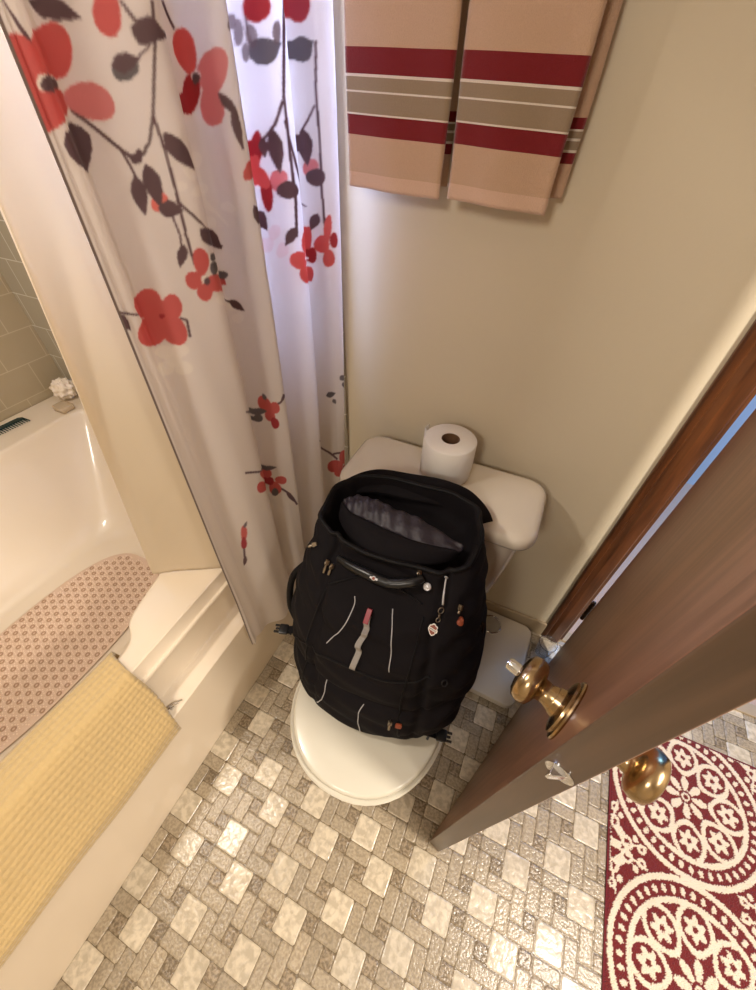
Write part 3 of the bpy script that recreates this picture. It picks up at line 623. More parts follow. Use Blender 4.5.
('w', 1, [(0.1268, 1.494), (0.0802, 1.493), (0.0606, 1.4888), (0.0469, 1.4874), (0.037, 1.487), (0.0305, 1.4881), (0.0287, 1.4905), (0.0301, 1.4931), (0.0337, 1.4958), (0.0409, 1.4982), (0.0523, 1.4995), (0.0754, 1.4994), (0.1206, 1.4988), (0.127, 1.4969)]),
('b', 1, [(0.1213, 1.4889), (0.0691, 1.4872), (0.0521, 1.4866), (0.0431, 1.4867), (0.0368, 1.4877), (0.0346, 1.49), (0.0367, 1.4925), (0.0414, 1.4948), (0.0484, 1.4968), (0.0617, 1.498), (0.0822, 1.5014), (0.1243, 1.4965), (0.1276, 1.4944), (0.1275, 1.4917)]),
('r', 1, [(0.2384, 1.5492), (0.2368, 1.5422), (0.2329, 1.5354), (0.227, 1.5309), (0.2209, 1.5296), (0.2154, 1.5306), (0.2105, 1.5331), (0.2076, 1.538), (0.2084, 1.5449), (0.2125, 1.5518), (0.2177, 1.5574), (0.2231, 1.5619), (0.2288, 1.5648), (0.234, 1.5646), (0.2373, 1.5609), (0.2385, 1.5554)]),
('r', 1, [(0.456, 1.531), (0.4547, 1.5221), (0.4513, 1.5138), (0.4446, 1.5074), (0.4341, 1.5066), (0.4218, 1.5108), (0.4083, 1.517), (0.3969, 1.5249), (0.4007, 1.5343), (0.4186, 1.5421), (0.4323, 1.5463), (0.4418, 1.5479), (0.4496, 1.5463), (0.4547, 1.54)]),
('d', 1, [(0.4484, 1.4878), (0.4411, 1.4792), (0.4304, 1.4721), (0.4128, 1.4672), (0.3917, 1.4673), (0.3026, 1.4747), (0.3046, 1.4823), (0.3919, 1.4888), (0.4103, 1.4979), (0.4288, 1.5049), (0.4398, 1.5075), (0.4464, 1.5069), (0.4509, 1.5039), (0.452, 1.4971)]),
('k', 1, [(0.4913, 1.5085), (0.486, 1.5012), (0.4794, 1.4941), (0.4715, 1.489), (0.4638, 1.4875), (0.4576, 1.4896), (0.4533, 1.4936), (0.4505, 1.4989), (0.4501, 1.5056), (0.4534, 1.5136), (0.4598, 1.521), (0.467, 1.5263), (0.474, 1.5297), (0.4809, 1.5317), (0.4882, 1.5319), (0.4946, 1.5291), (0.4974, 1.5232), (0.4955, 1.5159)]),
('k', 1, [(0.4793, 1.4779), (0.4778, 1.4681), (0.4721, 1.4601), (0.4648, 1.4561), (0.4571, 1.455), (0.4488, 1.4571), (0.4429, 1.4642), (0.4432, 1.4738), (0.4475, 1.4827), (0.4531, 1.4906), (0.4603, 1.4963), (0.4678, 1.497), (0.4735, 1.4927), (0.4772, 1.4862)]),
('w', 1, [(0.4552, 1.505), (0.454, 1.503), (0.4517, 1.5011), (0.4481, 1.5), (0.4443, 1.5002), (0.4413, 1.5012), (0.439, 1.5027), (0.4384, 1.5047), (0.4405, 1.5068), (0.4442, 1.5083), (0.4478, 1.5092), (0.4514, 1.5095), (0.4543, 1.5088), (0.4556, 1.507)]),
('b', 1, [(0.4537, 1.5031), (0.452, 1.5006), (0.4496, 1.4987), (0.4466, 1.4974), (0.4433, 1.497), (0.4407, 1.4983), (0.4399, 1.5005), (0.4403, 1.5028), (0.4417, 1.5054), (0.4446, 1.5075), (0.4478, 1.5084), (0.4505, 1.5082), (0.4526, 1.5074), (0.454, 1.5056)]),
('d', 1, [(0.7187, 1.579), (0.7159, 1.5714), (0.7095, 1.5658), (0.7027, 1.563), (0.6962, 1.5622), (0.6903, 1.5644), (0.687, 1.5703), (0.6876, 1.5777), (0.6904, 1.5844), (0.6946, 1.5904), (0.7007, 1.5944), (0.7074, 1.5942), (0.7128, 1.5907), (0.7168, 1.5856)]),
('d', 1, [(0.9212, 1.5925), (0.919, 1.5851), (0.9147, 1.5783), (0.9079, 1.5741), (0.9003, 1.5747), (0.8941, 1.5788), (0.7575, 1.5793), (0.7555, 1.5824), (0.8903, 1.5997), (0.8971, 1.6052), (0.9041, 1.6081), (0.9109, 1.6089), (0.9174, 1.6064), (0.9212, 1.6001)]),
('d', 1, [(0.687, 1.4263), (0.6853, 1.4171), (0.6817, 1.4094), (0.6773, 1.4063), (0.6732, 1.4071), (0.6696, 1.4103), (0.5271, 1.425), (0.5291, 1.438), (0.6724, 1.4346), (0.6763, 1.4411), (0.6804, 1.4458), (0.6843, 1.4466), (0.6867, 1.4421), (0.6874, 1.4346)]),
('r', 1, [(0.6756, 1.3947), (0.5271, 1.3982), (0.5086, 1.3945), (0.4983, 1.3932), (0.4921, 1.3939), (0.49, 1.3981), (0.4929, 1.4049), (0.4995, 1.4117), (0.5107, 1.4177), (0.6695, 1.4149), (0.6764, 1.4167), (0.6798, 1.414), (0.6806, 1.409), (0.6796, 1.4026)]),
('k', 1, [(0.7142, 1.3783), (0.7098, 1.3728), (0.7045, 1.3683), (0.6984, 1.3665), (0.6935, 1.3691), (0.6911, 1.3742), (0.6903, 1.3802), (0.6916, 1.3869), (0.6957, 1.393), (0.7013, 1.3961), (0.7068, 1.3966), (0.7121, 1.3953), (0.7164, 1.3914), (0.7172, 1.3849)]),
('d', 1, [(0.693, 1.3668), (0.6918, 1.3541), (0.6891, 1.3446), (0.6856, 1.338), (0.6812, 1.3357), (0.677, 1.3413), (0.6747, 1.3524), (0.6743, 1.3646), (0.6751, 1.3768), (0.6778, 1.3876), (0.6819, 1.3928), (0.6858, 1.3917), (0.6891, 1.3872), (0.6918, 1.3791)]),
('r', 1, [(0.6885, 1.3898), (0.6905, 1.3834), (0.6909, 1.3767), (0.6883, 1.3716), (0.6836, 1.3703), (0.6782, 1.3716), (0.6724, 1.3747), (0.5271, 1.3914), (0.5271, 1.3974), (0.5271, 1.403), (0.6699, 1.3976), (0.6746, 1.4004), (0.6803, 1.3999), (0.6853, 1.3957)]),
('k', 1, [(0.9175, 1.3858), (0.9148, 1.3794), (0.9102, 1.3738), (0.9036, 1.3713), (0.8974, 1.3731), (0.8927, 1.3772), (0.8895, 1.3827), (0.8895, 1.3895), (0.8941, 1.396), (0.9004, 1.4), (0.9064, 1.4019), (0.9122, 1.402), (0.9169, 1.3987), (0.9186, 1.3925)]),
('c', 1, [(0.2327, 1.3802), (0.2273, 1.3763), (0.2207, 1.3746), (0.2143, 1.3745), (0.2083, 1.3758), (0.2049, 1.3793), (0.2059, 1.384), (0.2098, 1.3883), (0.2149, 1.392), (0.2213, 1.3947), (0.2277, 1.3951), (0.2319, 1.3928), (0.2341, 1.3893), (0.2348, 1.3851)]),
('r', 1, [(0.8925, 1.2637), (0.8888, 1.2523), (0.882, 1.2424), (0.7555, 1.2589), (0.7408, 1.266), (0.7346, 1.2717), (0.7319, 1.2797), (0.7334, 1.2901), (0.7405, 1.2992), (0.7535, 1.3031), (0.8839, 1.2896), (0.8904, 1.2906), (0.8941, 1.285), (0.8944, 1.2748)]),
('r', 1, [(0.7535, 1.2493), (0.7493, 1.245), (0.7352, 1.2413), (0.7246, 1.2389), (0.7161, 1.2403), (0.7105, 1.2445), (0.7067, 1.2499), (0.705, 1.2567), (0.7072, 1.2638), (0.7126, 1.2686), (0.7195, 1.2706), (0.7282, 1.2706), (0.7415, 1.2665), (0.7515, 1.2577)]),
('r', 1, [(0.8882, 1.1968), (0.8849, 1.1891), (0.8783, 1.1822), (0.7555, 1.2064), (0.7332, 1.2122), (0.7263, 1.2171), (0.7222, 1.223), (0.7206, 1.2304), (0.723, 1.2377), (0.7291, 1.2422), (0.739, 1.2435), (0.7535, 1.2388), (0.8841, 1.2124), (0.8886, 1.2051)]),
('d', 1, [(0.9012, 1.2353), (0.8999, 1.2284), (0.896, 1.2222), (0.8899, 1.2195), (0.8835, 1.2208), (0.8777, 1.2242), (0.7535, 1.2522), (0.7555, 1.2578), (0.7555, 1.261), (0.8823, 1.2476), (0.8883, 1.2505), (0.8944, 1.2513), (0.8991, 1.2481), (0.9012, 1.242)]),
('w', 1, [(0.8791, 1.2302), (0.8777, 1.2286), (0.7555, 1.2463), (0.7535, 1.2497), (0.7516, 1.2513), (0.7431, 1.2538), (0.7408, 1.2556), (0.74, 1.2572), (0.7407, 1.2587), (0.7451, 1.2592), (0.7555, 1.2567), (0.7555, 1.2539), (0.7535, 1.2544), (0.8788, 1.232)]),
('r', 1, [(0.9359, 1.2868), (0.9339, 1.2758), (0.9309, 1.2656), (0.9266, 1.2606), (0.9231, 1.2624), (0.9209, 1.2681), (0.9197, 1.2764), (0.9204, 1.2877), (0.9232, 1.2989), (0.9269, 1.3064), (0.9307, 1.3109), (0.9339, 1.3123), (0.9364, 1.3077), (0.937, 1.2979)]),
('r', 1, [(0.9307, 1.2571), (0.9296, 1.2494), (0.9246, 1.2426), (0.917, 1.2397), (0.9097, 1.2405), (0.903, 1.2435), (0.8975, 1.249), (0.8964, 1.2568), (0.9002, 1.2641), (0.9058, 1.2695), (0.9123, 1.2734), (0.9196, 1.2744), (0.926, 1.2708), (0.9296, 1.2643)]),
('r', 1, [(0.9408, 1.2298), (0.9392, 1.2215), (0.9348, 1.2154), (0.9298, 1.2124), (0.9237, 1.2117), (0.9181, 1.2144), (0.9149, 1.2211), (0.915, 1.2293), (0.9169, 1.2368), (0.9203, 1.2435), (0.9257, 1.2477), (0.9315, 1.2472), (0.9357, 1.2431), (0.9389, 1.2373)]),
('d', 1, [(0.9493, 1.2651), (0.9484, 1.2584), (0.9453, 1.2525), (0.9409, 1.2498), (0.9371, 1.2506), (0.9341, 1.2533), (0.9318, 1.258), (0.9313, 1.2648), (0.9327, 1.2714), (0.9351, 1.2762), (0.9383, 1.2795), (0.9423, 1.2804), (0.9462, 1.2773), (0.9486, 1.2715)]),
('r', 1, [(0.2751, 1.3099), (0.2713, 1.3023), (0.266, 1.2964), (0.26, 1.292), (0.2536, 1.2913), (0.2487, 1.2956), (0.2466, 1.3027), (0.2464, 1.3102), (0.248, 1.3183), (0.2524, 1.3249), (0.2583, 1.3277), (0.2641, 1.327), (0.2698, 1.3241), (0.2745, 1.3183)]),
('r', 1, [(0.255, 1.2847), (0.2511, 1.2799), (0.2459, 1.2762), (0.2391, 1.2739), (0.2316, 1.2747), (0.2265, 1.2786), (0.2243, 1.2835), (0.2241, 1.2887), (0.227, 1.2939), (0.2333, 1.2974), (0.2403, 1.2983), (0.2465, 1.2974), (0.2521, 1.295), (0.2557, 1.2904)]),
('r', 1, [(0.3967, 1.2468), (0.3086, 1.2568), (0.2896, 1.263), (0.2761, 1.2647), (0.2669, 1.2667), (0.2602, 1.2708), (0.2582, 1.2766), (0.2604, 1.2821), (0.2648, 1.2865), (0.2717, 1.2898), (0.2832, 1.2897), (0.3046, 1.2826), (0.3908, 1.2595), (0.3967, 1.2534)]),
('r', 1, [(0.2673, 1.2655), (0.2642, 1.2604), (0.2593, 1.2559), (0.2525, 1.254), (0.2462, 1.2557), (0.2419, 1.2593), (0.239, 1.264), (0.2387, 1.2696), (0.2421, 1.275), (0.2478, 1.2783), (0.2538, 1.2797), (0.2601, 1.2795), (0.2658, 1.2766), (0.2684, 1.2712)]),
('w', 1, [(0.2663, 1.2846), (0.2644, 1.2824), (0.2616, 1.281), (0.2586, 1.2802), (0.2554, 1.2803), (0.2529, 1.2818), (0.2519, 1.2841), (0.2522, 1.2864), (0.2533, 1.2888), (0.2555, 1.2906), (0.2587, 1.2912), (0.2617, 1.2905), (0.2642, 1.2892), (0.2661, 1.2872)]),
('b', 1, [(0.2667, 1.2817), (0.2657, 1.2793), (0.2636, 1.2774), (0.2609, 1.2768), (0.2587, 1.2775), (0.2569, 1.2787), (0.2557, 1.2806), (0.2559, 1.2832), (0.2574, 1.2854), (0.2595, 1.2869), (0.2618, 1.2879), (0.2644, 1.2878), (0.2663, 1.2863), (0.2669, 1.2841)]),
('g', 1, [(0.3046, 1.3073), (0.302, 1.3065), (0.2929, 1.3068), (0.287, 1.3068), (0.2824, 1.3072), (0.2793, 1.3088), (0.2784, 1.311), (0.2789, 1.3132), (0.2803, 1.3153), (0.2833, 1.3169), (0.2883, 1.3171), (0.2949, 1.3155), (0.3066, 1.312), (0.3066, 1.3087)]),
('g', 1, [(0.3046, 1.2928), (0.2945, 1.2912), (0.2872, 1.2891), (0.2811, 1.2878), (0.2763, 1.2887), (0.2738, 1.2916), (0.2727, 1.2951), (0.2728, 1.2991), (0.2749, 1.3032), (0.2792, 1.3058), (0.2847, 1.3062), (0.2916, 1.3051), (0.306, 1.3006), (0.3066, 1.2955)]),
('g', 1, [(0.4119, 1.2611), (0.4075, 1.2589), (0.4013, 1.2574), (0.3937, 1.2567), (0.3086, 1.2703), (0.3035, 1.2784), (0.2946, 1.2828), (0.2935, 1.2855), (0.2979, 1.2871), (0.3066, 1.2845), (0.3918, 1.2694), (0.3997, 1.2683), (0.4067, 1.2666), (0.4117, 1.2641)]),
('r', 1, [(0.1715, 1.2734), (0.1721, 1.2664), (0.1711, 1.2591), (0.1679, 1.2517), (0.1617, 1.2456), (0.1531, 1.2428), (0.1438, 1.2435), (0.1341, 1.2467), (0.0882, 1.2576), (0.0731, 1.2699), (0.0672, 1.2778), (0.0786, 1.2828), (0.1257, 1.278), (0.1371, 1.2813), (0.1462, 1.2843), (0.1549, 1.2858), (0.1629, 1.2845), (0.1687, 1.2799)]),
('r', 1, [(0.2001, 1.2481), (0.1927, 1.2417), (0.1842, 1.238), (0.1766, 1.2367), (0.1697, 1.2369), (0.164, 1.2398), (0.1616, 1.2459), (0.1634, 1.2536), (0.1678, 1.2608), (0.1734, 1.2671), (0.1805, 1.2723), (0.1889, 1.2748), (0.1964, 1.273), (0.2011, 1.2684), (0.2034, 1.2626), (0.2037, 1.2557)]),
('r', 1, [(0.1603, 1.217), (0.1533, 1.2095), (0.1431, 1.2052), (0.13, 1.2048), (0.0771, 1.2202), (0.0549, 1.2257), (0.0439, 1.2311), (0.0408, 1.2383), (0.0454, 1.2457), (0.0555, 1.2519), (0.0738, 1.2554), (0.1282, 1.2472), (0.1416, 1.2495), (0.1515, 1.2492), (0.158, 1.2455), (0.1617, 1.2399), (0.1635, 1.2333), (0.1635, 1.2256)]),
('r', 1, [(0.1971, 1.2254), (0.1973, 1.2179), (0.1954, 1.2102), (0.1905, 1.2033), (0.1834, 1.1991), (0.176, 1.1983), (0.1693, 1.2), (0.1634, 1.2031), (0.1582, 1.208), (0.1552, 1.2152), (0.1559, 1.2234), (0.1596, 1.2305), (0.1647, 1.2361), (0.1705, 1.2404), (0.1771, 1.2432), (0.1845, 1.243), (0.1911, 1.2391), (0.1952, 1.2327)]),
('r', 1, [(0.1733, 1.2415), (0.171, 1.2372), (0.167, 1.2335), (0.1616, 1.232), (0.1568, 1.2332), (0.1532, 1.2359), (0.1508, 1.2395), (0.1509, 1.244), (0.1542, 1.2482), (0.1591, 1.2509), (0.164, 1.2523), (0.169, 1.2523), (0.173, 1.2501), (0.1743, 1.2459)]),
('d', 1, [(0.1686, 1.245), (0.1674, 1.2436), (0.1658, 1.2424), (0.1637, 1.2417), (0.1615, 1.242), (0.1601, 1.2431), (0.1593, 1.2445), (0.1591, 1.246), (0.1601, 1.2476), (0.162, 1.2486), (0.1642, 1.2489), (0.1662, 1.2488), (0.168, 1.2481), (0.1689, 1.2467)]),
('r', 1, [(0.4586, 1.0037), (0.4632, 0.9953), (0.4622, 0.9867), (0.4549, 0.9811), (0.4446, 0.9794), (0.4337, 0.98), (0.4233, 0.9841), (0.4165, 0.9919), (0.4149, 1.0006), (0.4168, 1.0082), (0.4214, 1.0146), (0.4303, 1.0179), (0.4416, 1.016), (0.4513, 1.0105)]),
('r', 1, [(0.4888, 0.9712), (0.4811, 0.9665), (0.4715, 0.9656), (0.4621, 0.9673), (0.4531, 0.9711), (0.4479, 0.9776), (0.4496, 0.9845), (0.4557, 0.99), (0.4633, 0.9942), (0.4725, 0.9968), (0.4815, 0.9957), (0.4877, 0.9911), (0.4909, 0.985), (0.4919, 0.9782)]),
('r', 1, [(0.4704, 0.9667), (0.4715, 0.9586), (0.4685, 0.9508), (0.4608, 0.9467), (0.4514, 0.9469), (0.4425, 0.9497), (0.4347, 0.9549), (0.4307, 0.9629), (0.4319, 0.971), (0.4365, 0.9771), (0.4431, 0.9816), (0.452, 0.9833), (0.461, 0.9804), (0.467, 0.9741)]),
('d', 1, [(0.4815, 0.9432), (0.4818, 0.9356), (0.4783, 0.9297), (0.473, 0.926), (0.4662, 0.9243), (0.4583, 0.9263), (0.4523, 0.9322), (0.4498, 0.9394), (0.4497, 0.9463), (0.452, 0.9527), (0.4579, 0.9568), (0.4653, 0.9568), (0.4719, 0.954), (0.4775, 0.9496)]),
('g', 1, [(0.4219, 0.9609), (0.4199, 0.9564), (0.4142, 0.9532), (0.4067, 0.9528), (0.3997, 0.9544), (0.3929, 0.9574), (0.3126, 0.998), (0.3126, 1.0038), (0.3921, 0.9705), (0.3978, 0.9728), (0.4047, 0.9742), (0.4123, 0.9733), (0.4181, 0.9699), (0.4211, 0.9655)]),
('g', 1, [(0.4428, 0.9765), (0.4312, 0.9833), (0.4163, 0.9886), (0.3977, 0.9895), (0.307, 1.0286), (0.2831, 1.0358), (0.3017, 1.0243), (0.3944, 0.9746), (0.4126, 0.9708), (0.4287, 0.9727)]),
('g', 1, [(0.4478, 1.0042), (0.4509, 1.0079), (0.452, 1.0123), (0.4484, 1.0168), (0.4433, 1.0203), (0.4382, 1.023), (0.4369, 1.0191), (0.4356, 1.0143), (0.4368, 1.0094), (0.4418, 1.0061)]),
('r', 1, [(0.414, 0.7913), (0.4103, 0.7847), (0.4042, 0.7794), (0.3942, 0.7777), (0.3146, 0.83), (0.3018, 0.8449), (0.2941, 0.8551), (0.2915, 0.8632), (0.2967, 0.8671), (0.3126, 0.8604), (0.3918, 0.8119), (0.4019, 0.8098), (0.4103, 0.8058), (0.4147, 0.7988)]),
('r', 1, [(0.3132, 0.7981), (0.2971, 0.8033), (0.2851, 0.8065), (0.2745, 0.8123), (0.2679, 0.8209), (0.2664, 0.829), (0.2679, 0.8359), (0.2725, 0.8413), (0.2813, 0.8431), (0.2929, 0.8389), (0.3066, 0.8289), (0.3146, 0.8184), (0.3166, 0.8104), (0.3146, 0.803)]),
('r', 1, [(0.4353, 0.7487), (0.4385, 0.7377), (0.4352, 0.7269), (0.4273, 0.7201), (0.4184, 0.7172), (0.4091, 0.7174), (0.3994, 0.7235), (0.3931, 0.7349), (0.393, 0.746), (0.3965, 0.7552), (0.4027, 0.763), (0.4119, 0.7667), (0.4214, 0.7642), (0.4291, 0.7575)]),
('r', 1, [(0.4709, 0.7561), (0.4656, 0.7514), (0.4552, 0.7491), (0.4425, 0.7506), (0.4326, 0.7549), (0.4258, 0.7602), (0.4211, 0.7664), (0.4207, 0.7731), (0.4257, 0.7779), (0.4339, 0.7797), (0.444, 0.7792), (0.4565, 0.7759), (0.4679, 0.7693), (0.4724, 0.762)]),
('d', 1, [(0.4159, 0.7664), (0.4139, 0.7606), (0.4096, 0.7557), (0.4031, 0.7544), (0.3964, 0.7569), (0.3226, 0.8057), (0.3126, 0.8187), (0.3126, 0.8244), (0.3186, 0.8256), (0.3961, 0.781), (0.4025, 0.7822), (0.4089, 0.7818), (0.4141, 0.7783), (0.4162, 0.7725)]),
('g', 1, [(0.3048, 0.8703), (0.3126, 0.8592), (0.3992, 0.8051), (0.4135, 0.8053), (0.4261, 0.8082), (0.4375, 0.8113), (0.4266, 0.8152), (0.4146, 0.8193), (0.4008, 0.8214), (0.3146, 0.8666)]),
('g', 1, [(0.4248, 0.7247), (0.4227, 0.7182), (0.418, 0.7138), (0.4127, 0.7125), (0.4073, 0.7132), (0.4022, 0.7165), (0.3993, 0.7227), (0.4001, 0.7293), (0.4031, 0.7347), (0.4072, 0.7393), (0.4125, 0.7419), (0.418, 0.7407), (0.4218, 0.7365), (0.424, 0.7311)]),
('b', 1, [(0.4559, 0.7189), (0.4578, 0.7081), (0.4648, 0.6948), (0.4819, 0.6795), (0.5005, 0.6668), (0.519, 0.6558), (0.5102, 0.6698), (0.5007, 0.6856), (0.487, 0.7014), (0.4706, 0.7122)]),
('r', 1, [(0.1947, 0.7191), (0.1914, 0.7072), (0.1876, 0.6985), (0.1836, 0.6927), (0.1799, 0.6926), (0.1781, 0.7004), (0.1785, 0.7123), (0.1801, 0.7246), (0.1827, 0.7371), (0.1866, 0.747), (0.1904, 0.7503), (0.1933, 0.7478), (0.1954, 0.7421), (0.1962, 0.7323)]),
('d', 1, [(0.1877, 0.6822), (0.1853, 0.672), (0.1816, 0.6654), (0.1779, 0.6633), (0.1745, 0.664), (0.1718, 0.6688), (0.1713, 0.6779), (0.1732, 0.688), (0.176, 0.6968), (0.1792, 0.7043), (0.183, 0.7085), (0.1861, 0.7067), (0.1877, 0.7003), (0.1883, 0.6921)]),
('g', 1, [(0.1903, 0.7399), (0.1936, 0.7412), (0.197, 0.7442), (0.1994, 0.75), (0.2009, 0.756), (0.2017, 0.7612), (0.1984, 0.7588), (0.1946, 0.7556), (0.1914, 0.7507), (0.1903, 0.7451)]),
('b', 1, [(0.1755, 0.6328), (0.1703, 0.6299), (0.1649, 0.6249), (0.1612, 0.6159), (0.1595, 0.6067), (0.1588, 0.5984), (0.1648, 0.6018), (0.1711, 0.6073), (0.1756, 0.6158), (0.1764, 0.6249)]),
('r', 1, [(0.9607, 0.613), (0.9588, 0.6009), (0.9451, 0.5924), (0.929, 0.5871), (0.9063, 0.5874), (0.8896, 0.5911), (0.8801, 0.6001), (0.8769, 0.6113), (0.8775, 0.6225), (0.8825, 0.6333), (0.8946, 0.6401), (0.9129, 0.6389), (0.9333, 0.6323), (0.9483, 0.6248)]),
('r', 1, [(0.988, 0.6335), (0.988, 0.6192), (0.988, 0.6089), (0.982, 0.6069), (0.9656, 0.6114), (0.9473, 0.6203), (0.9393, 0.6332), (0.9381, 0.6464), (0.9406, 0.6585), (0.9481, 0.6688), (0.9648, 0.6717), (0.98, 0.6642), (0.986, 0.654), (0.986, 0.6458)]),
('d', 1, [(0.988, 0.5823), (0.988, 0.57), (0.99, 0.5598), (0.99, 0.5537), (0.982, 0.5619), (0.9772, 0.5695), (0.9619, 0.5821), (0.9584, 0.595), (0.9636, 0.6053), (0.9805, 0.6089), (0.98, 0.613), (0.988, 0.6089), (0.988, 0.6048), (0.988, 0.5946)]),
('r', 1, [(0.982, 0.568), (0.982, 0.5578), (0.9646, 0.5578), (0.9463, 0.5582), (0.931, 0.56), (0.9122, 0.5685), (0.9037, 0.5789), (0.9032, 0.5889), (0.9073, 0.5972), (0.9164, 0.6034), (0.933, 0.6044), (0.9485, 0.6009), (0.9646, 0.5924), (0.984, 0.5762)]),
('g', 1, [(0.8893, 0.879), (0.8968, 0.8739), (0.9063, 0.8708), (0.9166, 0.8734), (0.925, 0.8783), (0.9311, 0.8837), (0.9224, 0.8865), (0.9118, 0.8897), (0.901, 0.89), (0.8938, 0.8854)]),
('g', 1, [(0.9172, 0.8656), (0.9144, 0.8615), (0.9136, 0.8569), (0.9178, 0.8528), (0.9237, 0.8497), (0.9298, 0.8475), (0.9305, 0.8518), (0.931, 0.8571), (0.9295, 0.8618), (0.9237, 0.8644)]),
('g', 1, [(0.9458, 0.9241), (0.9548, 0.9214), (0.9729, 0.9186), (0.9739, 0.92), (0.9739, 0.9262), (0.9739, 0.9323), (0.976, 0.934), (0.9545, 0.9385), (0.9466, 0.9364), (0.9449, 0.9307)]),
('g', 1, [(0.9605, 0.9164), (0.955, 0.9122), (0.9534, 0.9072), (0.9597, 0.9022), (0.976, 0.8945), (0.976, 0.8914), (0.978, 0.8934), (0.9679, 0.9118), (0.976, 0.9057), (0.976, 0.9085)]),
('b', 1, [(0.98, 0.6806), (0.986, 0.6785), (0.986, 0.6806), (0.984, 0.6888), (0.986, 0.6969), (0.984, 0.7031), (0.984, 0.701), (0.98, 0.701), (0.98, 0.6949), (0.982, 0.6867)]),
('b', 1, [(0.1261, 1.4628), (0.0519, 1.4567), (0.0371, 1.4476), (0.0409, 1.438), (0.0556, 1.4299), (0.1212, 1.4192), (0.1362, 1.4285), (0.147, 1.4401), (0.1504, 1.4516), (0.142, 1.4586)]),
('b', 1, [(0.1298, 1.5495), (0.1335, 1.5437), (0.1426, 1.539), (0.1595, 1.538), (0.1771, 1.5392), (0.1933, 1.5414), (0.1858, 1.5461), (0.1763, 1.5514), (0.1625, 1.5545), (0.1466, 1.5529)]),
('b', 1, [(0.2447, 1.5385), (0.2448, 1.5313), (0.2482, 1.5258), (0.2582, 1.5259), (0.2715, 1.5292), (0.3106, 1.5352), (0.2841, 1.5388), (0.2756, 1.5446), (0.2651, 1.5472), (0.2543, 1.544)]),
('g', 1, [(0.2426, 1.5082), (0.2388, 1.5033), (0.2329, 1.4997), (0.2262, 1.4972), (0.2185, 1.4964), (0.2123, 1.4984), (0.2103, 1.5026), (0.2115, 1.5072), (0.2147, 1.5119), (0.2206, 1.5161), (0.228, 1.5182), (0.2342, 1.5179), (0.239, 1.5161), (0.2425, 1.5129)]),
('b', 1, [(0.211, 1.5079), (0.2166, 1.5042), (0.2238, 1.5023), (0.2325, 1.5054), (0.2397, 1.5102), (0.2454, 1.5152), (0.2396, 1.5171), (0.2325, 1.5191), (0.2243, 1.5184), (0.217, 1.5138)]),
('b', 1, [(0.25, 1.4535), (0.248, 1.445), (0.2494, 1.4356), (0.2583, 1.427), (0.2711, 1.4206), (0.2922, 1.4149), (0.2878, 1.4247), (0.2829, 1.436), (0.2727, 1.4463), (0.2606, 1.4514)]),
('b', 1, [(0.1935, 1.4138), (0.1853, 1.4067), (0.1797, 1.3978), (0.1809, 1.3874), (0.1855, 1.3785), (0.1911, 1.3712), (0.197, 1.3798), (0.2037, 1.3901), (0.2061, 1.401), (0.2012, 1.4087)]),
('b', 1, [(0.2163, 1.4247), (0.2085, 1.4165), (0.2034, 1.4064), (0.2067, 1.3952), (0.2138, 1.3856), (0.2213, 1.3778), (0.2259, 1.3878), (0.2306, 1.3996), (0.2311, 1.4117), (0.225, 1.4197)]),
('b', 1, [(0.215, 1.3782), (0.2178, 1.3717), (0.2237, 1.3668), (0.234, 1.3671), (0.2437, 1.3701), (0.252, 1.3738), (0.2473, 1.3785), (0.2415, 1.3838), (0.2333, 1.3862), (0.2241, 1.3832)]),
('b', 1, [(0.2708, 1.3513), (0.2684, 1.3436), (0.2701, 1.3355), (0.2822, 1.3283), (0.3879, 1.3055), (0.4111, 1.3014), (0.409, 1.3103), (0.4055, 1.3208), (0.3922, 1.3304), (0.2867, 1.3496)]),
('b', 1, [(0.2392, 1.3342), (0.2319, 1.331), (0.225, 1.3262), (0.2215, 1.3187), (0.2208, 1.3115), (0.2214, 1.3053), (0.2284, 1.3096), (0.2362, 1.3151), (0.2416, 1.3222), (0.2416, 1.3288)]),
('b', 1, [(0.3945, 1.2213), (0.3954, 1.2148), (0.4007, 1.2079), (0.4144, 1.2023), (0.4295, 1.1986), (0.4424, 1.1966), (0.4384, 1.2029), (0.4329, 1.2104), (0.4224, 1.2171), (0.4082, 1.2202)]),
('b', 1, [(-0.004, 1.2783), (-0.004, 1.272), (-0.004, 1.2656), (-0.004, 1.2608), (0.006, 1.257), (0.0284, 1.2518), (0.0301, 1.258), (0.0315, 1.2653), (0.0163, 1.2744), (0.0055, 1.2773)]),
('b', 1, [(0.199, 1.4329), (0.1965, 1.4291), (0.1962, 1.4258), (0.2007, 1.4247), (0.2067, 1.425), (0.2124, 1.4258), (0.2128, 1.4289), (0.2132, 1.4326), (0.211, 1.435), (0.2055, 1.4345)]),
('b', 1, [(0.2143, 1.439), (0.2098, 1.4369), (0.2058, 1.434), (0.2048, 1.4302), (0.2055, 1.4268), (0.2069, 1.424), (0.2107, 1.4267), (0.2149, 1.4299), (0.2175, 1.4337), (0.2167, 1.4367)]),
('b', 1, [(0.4741, 1.49), (0.4741, 1.4843), (0.4764, 1.4778), (0.4834, 1.4718), (0.4922, 1.4675), (0.5028, 1.4642), (0.4993, 1.4704), (0.4953, 1.4776), (0.4889, 1.4845), (0.4812, 1.4882)]),
('b', 1, [(0.4902, 1.4744), (0.4864, 1.4671), (0.4845, 1.4577), (0.4873, 1.4467), (0.4922, 1.4371), (0.4981, 1.4293), (0.5009, 1.4384), (0.5041, 1.4492), (0.5032, 1.4606), (0.4967, 1.4688)]),
